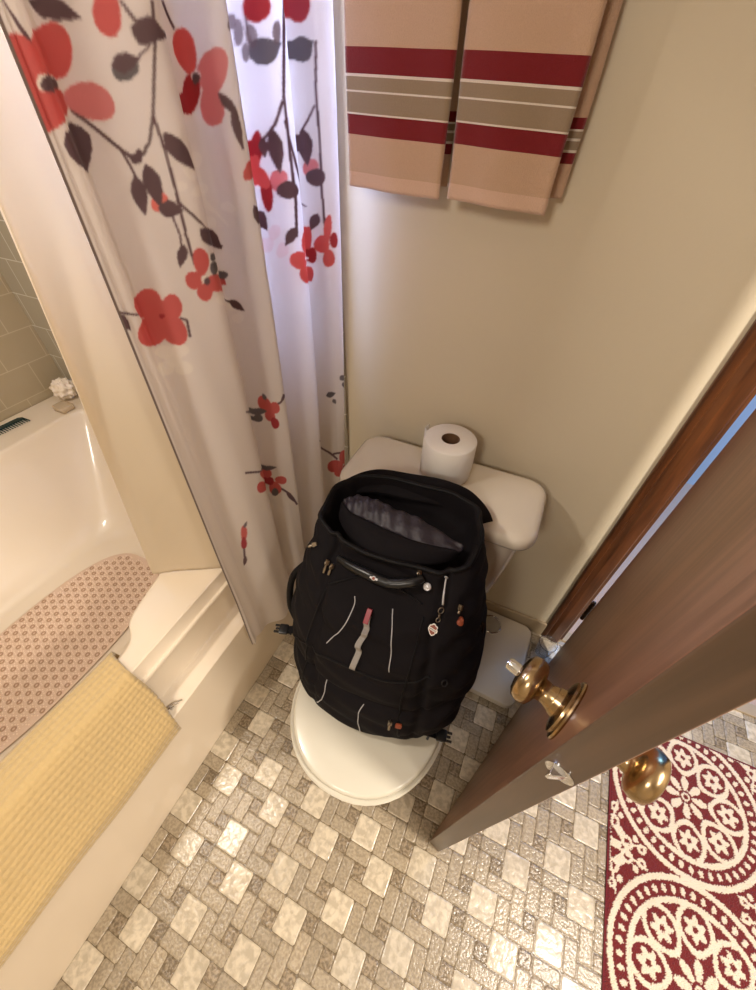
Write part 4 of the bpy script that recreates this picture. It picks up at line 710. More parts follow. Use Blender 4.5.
('g', 1, [(0.7232, 1.5355), (0.7187, 1.5294), (0.7127, 1.5243), (0.7053, 1.5205), (0.6974, 1.5201), (0.6915, 1.5234), (0.6883, 1.5285), (0.6869, 1.5342), (0.6887, 1.5405), (0.6943, 1.5455), (0.7015, 1.5477), (0.7087, 1.5478), (0.7164, 1.5462), (0.7227, 1.5418)]),
('g', 1, [(0.6867, 1.5272), (0.6953, 1.5228), (0.705, 1.5216), (0.7146, 1.5278), (0.7229, 1.5363), (0.7304, 1.5447), (0.717, 1.5459), (0.7053, 1.5471), (0.6952, 1.5445), (0.6897, 1.5367)]),
('g', 1, [(0.9201, 1.5451), (0.9188, 1.5386), (0.9144, 1.5327), (0.9073, 1.53), (0.9001, 1.5307), (0.8933, 1.5332), (0.7555, 1.5347), (0.7555, 1.5396), (0.89, 1.5507), (0.8963, 1.5554), (0.903, 1.5587), (0.9101, 1.5596), (0.9161, 1.5568), (0.9193, 1.5512)]),
('g', 1, [(0.7575, 1.5351), (0.899, 1.5325), (0.9093, 1.5318), (0.9164, 1.5383), (0.9205, 1.5469), (0.9229, 1.5552), (0.9139, 1.5563), (0.9033, 1.5572), (0.8929, 1.5541), (0.7575, 1.5445)]),
('b', 1, [(0.7018, 1.4501), (0.6964, 1.4404), (0.6931, 1.4281), (0.6956, 1.4136), (0.7008, 1.4011), (0.7066, 1.3908), (0.7101, 1.4029), (0.7141, 1.4172), (0.7143, 1.4322), (0.7087, 1.4429)]),
('b', 1, [(0.8975, 1.4457), (0.8887, 1.4367), (0.7535, 1.4316), (0.8852, 1.4118), (0.8927, 1.4), (0.9001, 1.3905), (0.9052, 1.4016), (0.9104, 1.4148), (0.9115, 1.4288), (0.9058, 1.4388)]),
('b', 1, [(0.6878, 1.4388), (0.684, 1.4342), (0.6814, 1.4284), (0.6828, 1.4219), (0.6859, 1.4165), (0.6892, 1.4121), (0.6916, 1.4176), (0.6942, 1.4241), (0.6948, 1.4309), (0.6919, 1.4357)]),
('b', 1, [(0.7383, 1.3672), (0.7352, 1.3615), (0.726, 1.3573), (0.7168, 1.3557), (0.7094, 1.3562), (0.7031, 1.3582), (0.6986, 1.3625), (0.6981, 1.3684), (0.7011, 1.3738), (0.7057, 1.378), (0.7119, 1.381), (0.7202, 1.3813), (0.7285, 1.378), (0.7347, 1.3729)]),
('b', 1, [(0.9291, 1.374), (0.9271, 1.368), (0.9226, 1.3623), (0.9153, 1.359), (0.9074, 1.3596), (0.901, 1.3627), (0.8956, 1.3672), (0.8932, 1.3733), (0.8964, 1.3796), (0.903, 1.3841), (0.9099, 1.3866), (0.9172, 1.3876), (0.9243, 1.3855), (0.9286, 1.3802)]),
('b', 1, [(0.5045, 1.3618), (0.4994, 1.3544), (0.4987, 1.3457), (0.5086, 1.3371), (0.666, 1.3125), (0.6752, 1.3066), (0.6762, 1.3158), (0.6769, 1.3267), (0.674, 1.3374), (0.5271, 1.3576)]),
('b', 1, [(0.722, 1.3117), (0.7137, 1.31), (0.7069, 1.3057), (0.7033, 1.2974), (0.7019, 1.2888), (0.7017, 1.2811), (0.7081, 1.285), (0.716, 1.2897), (0.723, 1.2966), (0.7241, 1.3045)]),
('b', 1, [(0.9112, 1.3137), (0.903, 1.3113), (0.8952, 1.3068), (0.8918, 1.2987), (0.8918, 1.2905), (0.8933, 1.2831), (0.9013, 1.2872), (0.9096, 1.2923), (0.9151, 1.2995), (0.9144, 1.3071)]),
('s', 0.7, [(0.6844, 1.5526), (0.6827, 1.5466), (0.68, 1.5423), (0.6772, 1.5397), (0.6741, 1.5388), (0.6717, 1.5411), (0.6712, 1.5463), (0.6722, 1.5522), (0.6739, 1.5578), (0.6765, 1.563), (0.6795, 1.5657), (0.6819, 1.5651), (0.6835, 1.5624), (0.6845, 1.5584)]),
('s', 0.7, [(0.6987, 1.5503), (0.6981, 1.5454), (0.6967, 1.541), (0.6944, 1.5377), (0.6913, 1.5372), (0.6887, 1.5396), (0.6868, 1.5433), (0.6856, 1.5478), (0.6858, 1.553), (0.6878, 1.5572), (0.6904, 1.5593), (0.6931, 1.5599), (0.6959, 1.5589), (0.6981, 1.5553)]),
('s', 0.7, [(0.6875, 1.5332), (0.6864, 1.529), (0.6847, 1.525), (0.6824, 1.5228), (0.6803, 1.5232), (0.6789, 1.5255), (0.678, 1.5286), (0.678, 1.5329), (0.6794, 1.5374), (0.6816, 1.5405), (0.6837, 1.5423), (0.6858, 1.5429), (0.6874, 1.5413), (0.688, 1.5376)]),
('s', 0.7, [(0.6764, 1.5611), (0.6744, 1.5573), (0.6714, 1.5546), (0.5291, 1.5498), (0.5136, 1.5468), (0.509, 1.548), (0.5086, 1.5508), (0.5132, 1.5543), (0.5251, 1.558), (0.6712, 1.5683), (0.6741, 1.5701), (0.6763, 1.5698), (0.6771, 1.5675), (0.6771, 1.5646)]),
('s', 0.8, [(0.7301, 1.5545), (0.7282, 1.5495), (0.7256, 1.5449), (0.7223, 1.5421), (0.7196, 1.5426), (0.7179, 1.5452), (0.7168, 1.5489), (0.7167, 1.5538), (0.7181, 1.559), (0.7206, 1.5627), (0.7234, 1.5647), (0.7265, 1.5654), (0.7296, 1.5638), (0.7309, 1.5596)])]
PAL = {'r': srgb(222, 122, 118), 'k': srgb(228, 158, 156), 'd': srgb(190, 76, 84), 'b': srgb(130, 104, 108), 'g': srgb(136, 128, 130), 'w': srgb(250, 244, 236), 's': srgb(140, 120, 120), 'h': srgb(150, 134, 126), 'c': srgb(240, 150, 140)}
def curtain():
    tt = np.linspace(0, 1, NT)
    ss = np.linspace(0, 1, NZ)
    vs = [curtain_pt(t, curtain_zb(t)+(CZ1-curtain_zb(t))*s) for s in ss for t in tt]
    fs = [(j*NT+i, j*NT+i+1, (j+1)*NT+i+1, (j+1)*NT+i) for j in range(NZ-1) for i in range(NT-1)]
    me = bpy.data.meshes.new('shower_curtain'); me.from_pydata([tuple(v) for v in vs], [], fs)
    zz = np.linspace(0.13, CZ1, 1800); t2 = np.linspace(0, 1, NT*2)
    base = np.array(srgb(240, 233, 228), dtype=np.float32)
    grid = paint([(PAL[c], a, p) for c, a, p in PRINT], base, t2, zz)
    grid[:, t2 < 0.008] = np.array(PAL['h'], dtype=np.float32)
    grid[:, 1:-1] = (grid[:, :-2]+2*grid[:, 1:-1]+grid[:, 2:])/4; grid[1:-1] = (grid[:-2]+2*grid[1:-1]+grid[2:])/4
    zidx = np.clip(np.round((np.array([v.z for v in vs])-0.13)/(CZ1-0.13)*1799).astype(int), 0, 1799)
    tidx = np.tile(np.round(tt*(NT*2-1)).astype(int), NZ)
    c = grid[zidx, tidx]
    a = me.color_attributes.new('print', 'FLOAT_COLOR', 'POINT'); a.data.foreach_set('color', c.ravel())
    o = link('shower_curtain', me, attr_mat('printed_polyester', 'print', 0.6, translucent=0.5, bump=0.1, bscale=400, sheen=0.1), None, True)
    so = o.modifiers.new('thick', 'SOLIDIFY'); so.thickness = 0.0007; so.offset = 0
    tag(o, 'white shower curtain printed with coral flowers and dark brown leaves, hanging outside the bathtub', 'shower curtain')
    # plain liner inside
    vs = []; n, k = 120, 120
    b = MB()
    for j in range(k+1):
        s = j/k; z = 0.487+(CZ1-0.487)*s
        for i in range(n+1):
            t = i/n
            top = Vector((-0.385+0.012*math.sin(t*40)*t, 0.44+0.30*t, CZ1))
            if t < 0.3: bot = Vector((-0.605+0.17*t/0.3, 0.425+0.11*t/0.3, 0.4895))
            else: bot = Vector((-0.435-0.008*(t-0.3), 0.535+0.23*(t-0.3)/0.7, 0.4895))
            p = bot.lerp(top, s)
            if t < 0.3:
                edge_x = -0.605 + (0.605-0.37)*min(1, (z-0.487)/0.95) if z < 1.437 else -0.37-0.015*(z-1.437)/0.53
                f = 1-t/0.3; p.x = p.x*(1-f) + edge_x*f; p.y = p.y*(1-f)+(0.428+0.012*s)*f
            p.x += 0.010*math.sin(t*26+s*1.5)*(0.4+s)*min(1, t*6+0.1)
            b.v.append(p)
    for j in range(k):
        for i in range(n): b.f.append((j*(n+1)+i, j*(n+1)+i+1, (j+1)*(n+1)+i+1, (j+1)*(n+1)+i))
    lm_ = mat('liner_vinyl', srgb(244, 236, 220), 0.4, var=0.01, vscale=3)
    nn, l = nt(lm_); t_ = nn.new('ShaderNodeBsdfTranslucent'); t_.inputs[0].default_value = srgb(244, 230, 206)
    s_ = nn.new('ShaderNodeMixShader'); s_.inputs[0].default_value = 0.5
    l.new(nn['Principled BSDF'].outputs[0], s_.inputs[1]); l.new(t_.outputs[0], s_.inputs[2]); l.new(s_.outputs[0], nn['Material Output'].inputs['Surface'])
    o = b.build('curtain_liner', lm_, smooth=True)
    so = o.modifiers.new('thick', 'SOLIDIFY'); so.thickness = 0.0006; so.offset = 0
    tag(o, 'plain cream shower curtain liner falling onto the bathtub rim behind the flowered curtain', 'curtain liner')
    rod = MB().tube([(-0.34, WY0+0.002, 2.0), (-0.34, WY1-0.002, 2.0)], 0.0125, 20).build('curtain_rod', M['rod'], smooth=True)
    tag(rod, 'white curtain rod spanning above the bathtub apron', 'curtain rod')
curtain()

# ------------------------------------------------------------------ towels on a bar
def z_ramp(m, base_rough, stops):
    n, l = nt(m); b = n['Principled BSDF']; b.inputs['Roughness'].default_value = base_rough
    tc = n.new('ShaderNodeTexCoord'); sp = n.new('ShaderNodeSeparateXYZ'); mr = n.new('ShaderNodeMapRange')
    at_ = n.new('ShaderNodeAttribute'); at_.attribute_name = 'h'; l.new(at_.outputs['Fac'], mr.inputs['Value'])
    mr.inputs['From Min'].default_value = stops[0][0]; mr.inputs['From Max'].default_value = stops[-1][0]+0.1
    cr = n.new('ShaderNodeValToRGB'); cr.color_ramp.interpolation = 'CONSTANT'
    z0, z1 = stops[0][0], stops[-1][0]+0.1
    el = cr.color_ramp.elements
    while len(el) > 1: el.remove(el[-1])
    el[0].position = 0; el[0].color = stops[0][1]
    for z, c in stops[1:]:
        e = el.new((z-z0)/(z1-z0)); e.color = c
    l.new(mr.outputs['Result'], cr.inputs['Fac'])
    nz = n.new('ShaderNodeTexNoise'); nz.inputs['Scale'].default_value = 700
    l.new(tc.outputs['Object'], nz.inputs['Vector'])
    mx = n.new('ShaderNodeMix'); mx.data_type = 'RGBA'; mx.blend_type = 'MULTIPLY'; mx.inputs['Factor'].default_value = 0.2
    l.new(cr.outputs['Color'], mx.inputs['A']); l.new(nz.outputs['Fac'], mx.inputs['B']); l.new(mx.outputs['Result'], b.inputs['Base Color'])
    bp = n.new('ShaderNodeBump'); bp.inputs['Strength'].default_value = 0.6; bp.inputs['Distance'].default_value = 0.002
    l.new(nz.outputs['Fac'], bp.inputs['Height']); l.new(bp.outputs['Normal'], b.inputs['Normal'])
TAN, MAR, KHA, CRE = srgb(208, 172, 142), srgb(126, 18, 24), srgb(160, 138, 112), srgb(236, 224, 208)
BARZ = 1.70
def towel(name, x0, x1, zf, zb, label, skew=0.0, tilt=0.0):
    root = thing(name, ((x0+x1)/2, 0.965, BARZ+0.01), label, 'towel', 'hand towels on the towel bar')
    st = [(0.0, CRE)]
    z = zf
    seq = [(z-0.01, srgb(226, 190, 164)), (z+0.022, TAN), (z+0.073, MAR), (z+0.0995, CRE), (z+0.102, KHA), (z+0.1265, CRE), (z+0.1285, KHA), (z+0.1445, CRE), (z+0.1475, MAR), (z+0.177, TAN)]
    m = mat(name+'_terry', TAN, 0.95, sheen=0.4); z_ramp(m, 0.95, seq)
    def sheet(y0, zlow, xa, xb, lean, thick, nm, mm, low_skew, tilt=0.0):
        b = MB(); n, k = 40, 60; th = thick
        rings = []
        for j in range(k+1):
            s = j/k; z = zlow+(BARZ+0.008-zlow)*s; row = []
            wob = 0.004*math.sin(z*17+xa*30)
            prof = []
            for i in range(n+1):
                t = i/n; x = xa+(xb-xa)*t + low_skew*(1-s)
                y = y0 + lean*(1-s) + 0.004*math.sin(t*9+s*3)*(1-s) - (0.006*math.exp(-((t-0.5)/0.5)**8))
                prof.append((x+wob*(t-0.5), y, z - tilt*t*(1-s)**0.5))
            ring = [Vector((x, y-th/2*(1 if 0 < i < n else 0.2), zz)) for i, (x, y, zz) in enumerate(prof)] + [Vector((x, y+th/2*(1 if 0 < i < n else 0.2), zz)) for i, (x, y, zz) in reversed(list(enumerate(prof)))]
            rings.append(ring)
        b.loft(rings, True, True)
        o = b.build(nm, mm, smooth=True); place(o, root)
        hs = [zlow+(BARZ+0.008-zlow)*(q//(2*n+2))/k for q in range(len(b.v))]
        at = o.data.attributes.new('h', 'FLOAT', 'POINT'); at.data.foreach_set('value', hs); return o
    sheet(0.953, zf, x0, x1, 0.004, 0.009, 'front_fall', m, skew, tilt)
    m2 = mat(name+'_terry_back', TAN, 0.95, sheen=0.4); d = zb
    z_ramp(m2, 0.95, [(d-0.01, TAN), (d+0.046, MAR), (d+0.060, CRE), (d+0.063, KHA), (d+0.074, CRE), (d+0.077, KHA), (d+0.085, CRE), (d+0.088, MAR), (d+0.101, TAN)])
    sheet(1.004, zb, x0+(0.014 if x0 > 0 else 0.0), x1+(0.016 if x0 > 0 else -0.003), 0.004, 0.008, 'back_fall', m2, skew)
    b = MB(); rings = []
    for k in range(13):
        a = math.pi*k/12
        yc, ry = 0.9785, 0.0255
        rings.append([Vector((x, yc-math.cos(a)*(ry+s_*0.0045), BARZ+0.006+math.sin(a)*(0.012+s_*0.0045))) for x, s_ in ((x0, -1), (x0+0.02*0, 1), (x1+0.009, 1), (x1+0.009, -1))])
    b.loft(rings, True, True)
    o = b.build('fold', m, smooth=True, sharp=50); place(o, root)
    at = o.data.attributes.new('h', 'FLOAT', 'POINT'); at.data.foreach_set('value', [BARZ]*len(b.v))
towel('hand_towel', -0.193, -0.008, 1.369, 1.374, 'tan hand towel with maroon and khaki stripes, the left one by the shower curtain', skew=-0.004, tilt=0.008)
towel('hand_towel', 0.006, 0.183, 1.364, 1.372, 'tan hand towel with maroon stripes, right one of the pair, its back layer showing', skew=-0.006, tilt=0.010)
bar = thing('towel_bar', (0.0, 1.0, BARZ), 'metal towel bar holding two striped hand towels on the wall', 'towel bar')
place(MB().tube([(-0.27, 0.979, BARZ), (0.30, 0.979, BARZ)], 0.008, 16).build('rail', M['chrome'], smooth=True), bar)
for x in (-0.255, 0.285):
    b = MB(); b.lathe([(0.024, 0), (0.024, 0.006), (0.012, 0.010), (0.010, 0.05), (0.012, 0.052), (0.012, 0.070), (0.006, 0.074)], frame((x, WY1, BARZ), (0, -1, 0)), 24)
    place(b.build('bracket', M['chrome'], smooth=True, sharp=40), bar)

# ------------------------------------------------------------------ toilet
def toilet():
    TX = 0.105
    root = thing('toilet', (TX, 0.6, 0), 'cream porcelain toilet with its lid down, a backpack sitting on it', 'toilet')
    def ring(cx, cy, w, f, bk, z, n=48, sq=2.3):
        out = []
        for k in range(n):
            a = 2*math.pi*k/n; c, s = math.cos(a), math.sin(a)
            if s < 0: x = w*math.copysign(abs(c)**(2/2.15), c); y = -f*abs(s)**(2/2.15)
            else: x = w*math.copysign(abs(c)**(2/3.2), c); y = bk*abs(s)**(2/3.2)
            out.append(Vector((cx+x, cy+y, z)))
        return out
    BX = 0.119
    # bowl, foot to rim
    b = MB(); cy = 0.42
    secs = [(0.0013, 0.105, 0.62, 0.10, 0.22, 0.18), (0.02, 0.105, 0.62, 0.105, 0.225, 0.18), (0.05, 0.108, 0.62, 0.095, 0.20, 0.17), (0.14, 0.11, 0.58, 0.09, 0.17, 0.19),
            (0.22, 0.118, 0.53, 0.115, 0.20, 0.22), (0.30, 0.124, 0.47, 0.155, 0.225, 0.27), (0.36, 0.127, 0.43, 0.178, 0.212, 0.30), (0.392, 0.127, 0.42, 0.182, 0.205, 0.32), (0.402, 0.127, 0.42, 0.178, 0.20, 0.32)]
    b.loft([ring(cx, y, w, f, bk, z) for z, cx, y, w, f, bk in secs], True, True)
    place(b.build('bowl', M['porcelain'], smooth=True, sharp=60), root)
    b = MB()
    b.loft([ring(BX, 0.414, w, f, bk, z) for z, w, f, bk in ((0.403, 0.187, 0.209, 0.26), (0.405, 0.191, 0.213, 0.265), (0.416, 0.193, 0.215, 0.265), (0.419, 0.190, 0.212, 0.262))], True, True)
    place(b.build('seat', M['seat'], smooth=True, sharp=40), root)
    b = MB()
    b.loft([ring(BX, 0.414, w, f, bk, z) for z, w, f, bk in ((0.420, 0.180, 0.202, 0.275), (0.4215, 0.1835, 0.2055, 0.28), (0.430, 0.184, 0.206, 0.28), (0.4350, 0.181, 0.203, 0.278), (0.4365, 0.176, 0.198, 0.272), (0.4372, 0.15, 0.17, 0.24), (0.4385, 0.08, 0.09, 0.13))], True, True)
    ld = b.build('lid', M['seat'], smooth=True); place(ld, root)
    for x in (BX-0.075, BX+0.075):
        b = MB(); b.lathe([(0.013, 0.0), (0.013, 0.03), (0.009, 0.035)], frame((x, 0.72, 0.402), (0, 0, 1)), 20)
        place(b.build('hinge_cap', M['seat'], smooth=True, sharp=40), root)
    # tank tapers downward
    def rr(cx, cy, w, d, z, r=0.045, n=6):
        out = []
        for sx, sy, a0 in ((1, 1, 0), (-1, 1, 90), (-1, -1, 180), (1, -1, 270)):
            for k in range(n+1):
                a = math.radians(a0+90*k/n); out.append(Vector((cx+sx*(w-r)+r*math.cos(a), cy+sy*(d-r)+r*math.sin(a), z)))
        return out
    b = MB()
    b.loft([rr(TX-0.005, 0.89, w, d, z, r) for z, w, d, r in ((0.385, 0.195, 0.080, 0.04), (0.40, 0.205, 0.088, 0.045), (0.45, 0.215, 0.092, 0.045), (0.60, 0.232, 0.098, 0.045), (0.735, 0.243, 0.102, 0.045))], True, True)
    place(b.build('tank', M['porcelain'], smooth=True, sharp=60), root)
    b = MB(); cxl, cyl = 0.100, 0.878; W, D = 0.266, 0.120
    b.loft([rr(cxl, cyl, w, d, z, r, 8) for z, w, d, r in ((0.734, W-0.01, D-0.01, 0.05), (0.737, W-0.002, D-0.002, 0.052), (0.745, W, D, 0.054), (0.758, W, D, 0.054), (0.768, W-0.003, D-0.003, 0.052), (0.7735, W-0.010, D-0.010, 0.046), (0.776, W-0.022, D-0.022, 0.036), (0.777, W-0.06, D-0.06, 0.02))], True, True)
    place(b.build('tank_lid', M['porcelain'], smooth=True), root)
    b = MB(); b.box((TX-0.19, 0.70, 0.36), (TX+0.19, 0.86, 0.396)); place(b.build('tank_shelf', M['porcelain'], bevel=0.02), root)
    # trip lever at the upper left front of the tank
    b = MB(); b.lathe([(0.012, 0), (0.012, 0.01), (0.008, 0.014), (0.006, 0.022)], frame((TX-0.17, 0.793, 0.68), (0, -1, 0)), 18)
    b.tube([(TX-0.17, 0.773, 0.68), (TX-0.15, 0.770, 0.678), (TX-0.10, 0.770, 0.670)], [0.006, 0.006, 0.008], 10)
    place(b.build('flush_lever', M['chrome'], smooth=True, sharp=40), root)
    # supply pipe by the wall
    b = MB(); b.tube(spline([(-0.02, 0.90, 0.385), (-0.03, 0.93, 0.28), (-0.05, 0.99, 0.2), (-0.05, WY1-0.013, 0.19)], 6), 0.006, 10)
    place(b.build('supply_pipe', M['chrome'], smooth=True), root)
toilet()

# toilet paper on the tank
def paper_roll():
    c = Vector((0.096, 0.915, 0.7775)); h = 0.110; R_ = 0.0665
    root = thing('toilet_paper_roll', c, 'white roll of toilet paper standing on the tank lid', 'toilet paper')
    b = MB(); b.lathe([(0.0235, 0.0), (R_-0.002, 0.0), (R_, 0.003), (R_+0.001, h/2), (R_, h-0.003), (R_-0.003, h), (0.0235, h)], Matrix.Translation(c), 56, False, False)
    n = 56; k = len(b.v)//n
    for j in range(n): b.f.append((j, (j+1) % n, (k-1)*n+(j+1) % n, (k-1)*n+j))
    o = b.build('paper', M['paper'], smooth=True, sharp=50); place(o, root)
    b = MB(); b.lathe([(0.0232, 0.001), (0.0232, h-0.001), (0.0218, h-0.001), (0.0218, 0.001), (0.0232, 0.001)], Matrix.Translation(c), 40, False, False)
    place(b.build('cardboard_core', M['card'], smooth=True, sharp=50), root)
    # loose end of the sheet
    b = MB(); rings = []
    for j in range(2):
        ring = []
        for k in range(12):
            a = math.radians(150+k*5.5); rr_ = R_+0.0016+0.0105*(k/11)**2*0+0.0012*(11-k)*(k < 4)
            ring.append(c+Vector((rr_*math.cos(a), rr_*math.sin(a), 0.002+j*(h-0.004))))
        rings.append(ring)
    b.loft(rings, closed=False); o = b.build('loose_sheet', M['paper'], smooth=True); so = o.modifiers.new('t', 'SOLIDIFY'); so.thickness = 0.0006; place(o, root)
paper_roll()

# ------------------------------------------------------------------ bathroom scale
def scales():
    root = thing('bathroom_scale', (0.37, 0.86, 0), 'flat off-white bathroom scale with a round dial, on the floor beside the toilet', 'bathroom scale')
    mt = Matrix.Translation((0.378, 0.862, 0)) @ Matrix.Rotation(math.radians(-2), 4, 'Z')
    place(MB().rbox((-0.147, -0.163, 0.009), (0.147, 0.163, 0.042), 0.035, 6, mt, 0.006).build('platform', M['scale'], smooth=True, sharp=40), root)
    place(MB().rbox((-0.13, -0.145, 0.0013), (0.13, 0.145, 0.010), 0.03, 6, mt).build('base', M['rubber'], smooth=True, sharp=40), root)
    fm = mt @ Matrix.Translation((-0.005, 0.105, 0.041))
    place(MB().lathe([(0.040, 0), (0.040, 0.003), (0.037, 0.006), (0.034, 0.003), (0.034, 0.0015)], fm, 36, False, False).build('dial_ring', M['chrome'], smooth=True, sharp=40), root)
    place(MB().lathe([(0.034, 0.0005), (0.034, 0.0022), (0.02, 0.0055), (0.004, 0.0065)], fm, 36).build('dial_window', M['clear'], smooth=True, sharp=60), root)
scales()

# clear plastic cup by the casing
b = MB(); b.lathe([(0.022, 0.0), (0.026, 0.002), (0.031, 0.045), (0.033, 0.075), (0.031, 0.075), (0.029, 0.045), (0.024, 0.004), (0.0, 0.004)], Matrix.Translation((0.585, 0.962, 0.0013)), 28, True, False)
tag(b.build('plastic_cup', M['clear'], smooth=True, sharp=50), 'clear plastic cup on the floor at the foot of the door casing', 'cup')

# ------------------------------------------------------------------ things on and in the tub
def tub_mat():
    # outline of the mat on the tub floor
    cx, cy, w, l_ = -1.030, 0.17, 0.198, 0.425
    out = []
    for k in range(64):
        a = 2*math.pi*k/64; c, s = math.cos(a), math.sin(a)
        out.append((cx+w*math.copysign(abs(c)**(2/3.0), c), cy+l_*math.copysign(abs(s)**(2/2.6), s)))
    z = 0.0985
    b = MB()
    b.loft([[Vector((cx+(x-cx)*f, cy+(y-cy)*f, zz)) for x, y in out] for f, zz in ((1, z), (1, z+0.003), (0.97, z+0.004))], True, True)
    root = thing('bath_mat', (cx, cy, z), 'tan non-slip rubber mat with raised rings lying in the bottom of the bathtub', 'bath mat')
    place(b.build('sheet', M['matbase']), root)
    rg = MB(); dt = MB()
    p = 0.030
    def inside(x, y, m=0.93): 
        return (abs((x-cx)/(w*m))**3.0 + abs((y-cy)/(l_*m*1.02))**2.6) < 1
    n = 12
    for i in range(-8, 9):
        for j in range(-16, 17):
            x = cx+i*p; y = cy+j*p*0.94+(0.5*p*0.94 if i % 2 else 0)
            if inside(x, y):
                vs = []
                for r, h in ((0.0082, 0), (0.0076, 0.0025), (0.0046, 0.0025), (0.0040, 0.0002)):
                    vs += [(x+r*math.cos(2*math.pi*k/n), y+r*math.sin(2*math.pi*k/n), z+0.004+h) for k in range(n)]
                rg.add(vs, [(q*n+k, q*n+(k+1) % n, (q+1)*n+(k+1) % n, (q+1)*n+k) for q in range(3) for k in range(n)])
            for dx, dy in ((0.5*p, 0.0), (0.5*p, 0.31*p), (0.5*p, -0.31*p), (0, 0.47*p), (0.25*p, 0.36*p), (-0.25*p, 0.36*p)):
                xx, yy = x+dx, y+dy*0.94
                if inside(xx, yy, 0.95):
                    m_ = 6; vs = []
                    for r, h in ((0.0024, 0), (0.0016, 0.0022)):
                        vs += [(xx+r*math.cos(2*math.pi*k/m_), yy+r*math.sin(2*math.pi*k/m_), z+0.004+h) for k in range(m_)]
                    dt.add(vs, [(k, (k+1) % m_, m_+(k+1) % m_, m_+k) for k in range(m_)]+[tuple(range(m_, 2*m_))])
    o = place(rg.build('raised_rings', M['matring']), root); o['kind'] = 'stuff'
    o = place(dt.build('raised_dots', M['matdot']), root); o['kind'] = 'stuff'
M['matbase'] = mat('mat_vinyl', srgb(214, 186, 162), 0.45, var=0.04)
M['matring'] = mat('mat_ring', srgb(176, 142, 114), 0.5, var=0.1)
M['matdot'] = mat('mat_dot', srgb(236, 214, 192), 0.35)
tub_mat()

def yellow_mat():
    M['yellow'] = mat('yellow_terry', srgb(198, 170, 118), 0.95, var=0.05, vscale=60, sheen=0.5)
    m = M['yellow']; n, l = nt(m); bs = n['Principled BSDF']
    tc = n.new('ShaderNodeTexCoord'); mp = n.new('ShaderNodeMapping'); mp.inputs['Scale'].default_value = (1, 1, 1)
    uv = n.new('ShaderNodeAttribute'); uv.attribute_name = 'cloth'
    v = n.new('ShaderNodeTexVoronoi'); v.voronoi_dimensions = '2D'; v.inputs['Scale'].default_value = 70; v.inputs['Randomness'].default_value = 0.12
    nz = n.new('ShaderNodeTexNoise'); nz.inputs['Scale'].default_value = 500
    l.new(uv.outputs['Vector'], v.inputs['Vector']); l.new(tc.outputs['Object'], nz.inputs['Vector'])
    ad = n.new('ShaderNodeMath'); ad.operation = 'MULTIPLY_ADD'; ad.inputs[1].default_value = 0.35
    l.new(nz.outputs['Fac'], ad.inputs[0]); l.new(v.outputs['Distance'], ad.inputs[2])
    bp = n.new('ShaderNodeBump'); bp.inputs['Strength'].default_value = 0.75; bp.inputs['Distance'].default_value = 0.005; bp.invert = True
    l.new(ad.outputs[0], bp.inputs['Height']); l.new(bp.outputs['Normal'], bs.inputs['Normal'])
    prof = spline([(-0.545, 0, 0.40), (-0.530, 0, 0.455), (-0.516, 0, 0.487), (-0.49, 0, 0.4955), (-0.455, 0, 0.4955), (-0.428, 0, 0.493), (-0.412, 0, 0.472), (-0.395, 0, 0.437), (-0.370, 0, 0.385), (-0.349, 0, 0.345), (-0.337, 0, 0.315), (-0.335, 0, 0.29), (-0.335, 0, 0.275)], 8)
    L = [0]
    for a, b_ in zip(prof, prof[1:]): L.append(L[-1]+(b_-a).length)
    ny = 90; vs = []; uvs = []
    for j in range(ny+1):
        t = j/ny
        for i, p in enumerate(prof):
            s = L[i]/L[-1]
            yend = 0.222 - 0.052*s + 0.004*math.sin(s*12)
            y = -0.72 + (yend+0.72)*t
            x = p.x - 0.060*(1-s)**2*(1-t) ; z = p.z + 0.003*math.sin(y*23+s*5)*(0.3+s)
            if s > 0.8: z += 0.062*(s-0.8)/0.2*(1-t)*min(1, 1)
            if s > 0.5 and t > 0.95: z += 0.002
            vs.append(Vector((x, y, z))); uvs += [L[i], y, 0]
    n_ = len(prof)
    fs = [(j*n_+i, (j+1)*n_+i, (j+1)*n_+i+1, j*n_+i+1) for j in range(ny) for i in range(n_-1)]
    me = bpy.data.meshes.new('towel_mat'); me.from_pydata([tuple(v_) for v_ in vs], [], fs)
    a = me.attributes.new('cloth', 'FLOAT_VECTOR', 'POINT'); a.data.foreach_set('vector', uvs)
    o = link('towel_mat', me, m, None, True)
    so = o.modifiers.new('t', 'SOLIDIFY'); so.thickness = 0.006; so.offset = 0
    tag(o, 'pale yellow textured bath mat draped over the bathtub rim', 'bath mat')
yellow_mat()

# silvery clip on the apron ledge
b = MB()
c = Vector((-0.366, 0.196, 0.334))
b.tube([c+Vector(p) for p in ((-0.012, -0.012, 0), (0.000, 0.004, 0.004), (0.012, 0.022, 0.001))], 0.0016, 8)
b.tube([c+Vector(p) for p in ((-0.006, -0.016, 0), (0.004, 0.000, 0.006), (0.010, 0.012, 0.003))], 0.0013, 8)
b.tube([c+Vector(p) for p in ((0.004, -0.010, 0), (-0.004, 0.004, 0.003), (0.006, 0.012, 0.001))], 0.0012, 8)
b.box(c+Vector((-0.004, -0.010, -0.0025)), c+Vector((0.006, 0.000, 0.003)))
tag(b.build('metal_clip', M['chrome'], smooth=True, sharp=40), 'small silvery metal clip on the bathtub ledge at the edge of the yellow mat', 'clip')

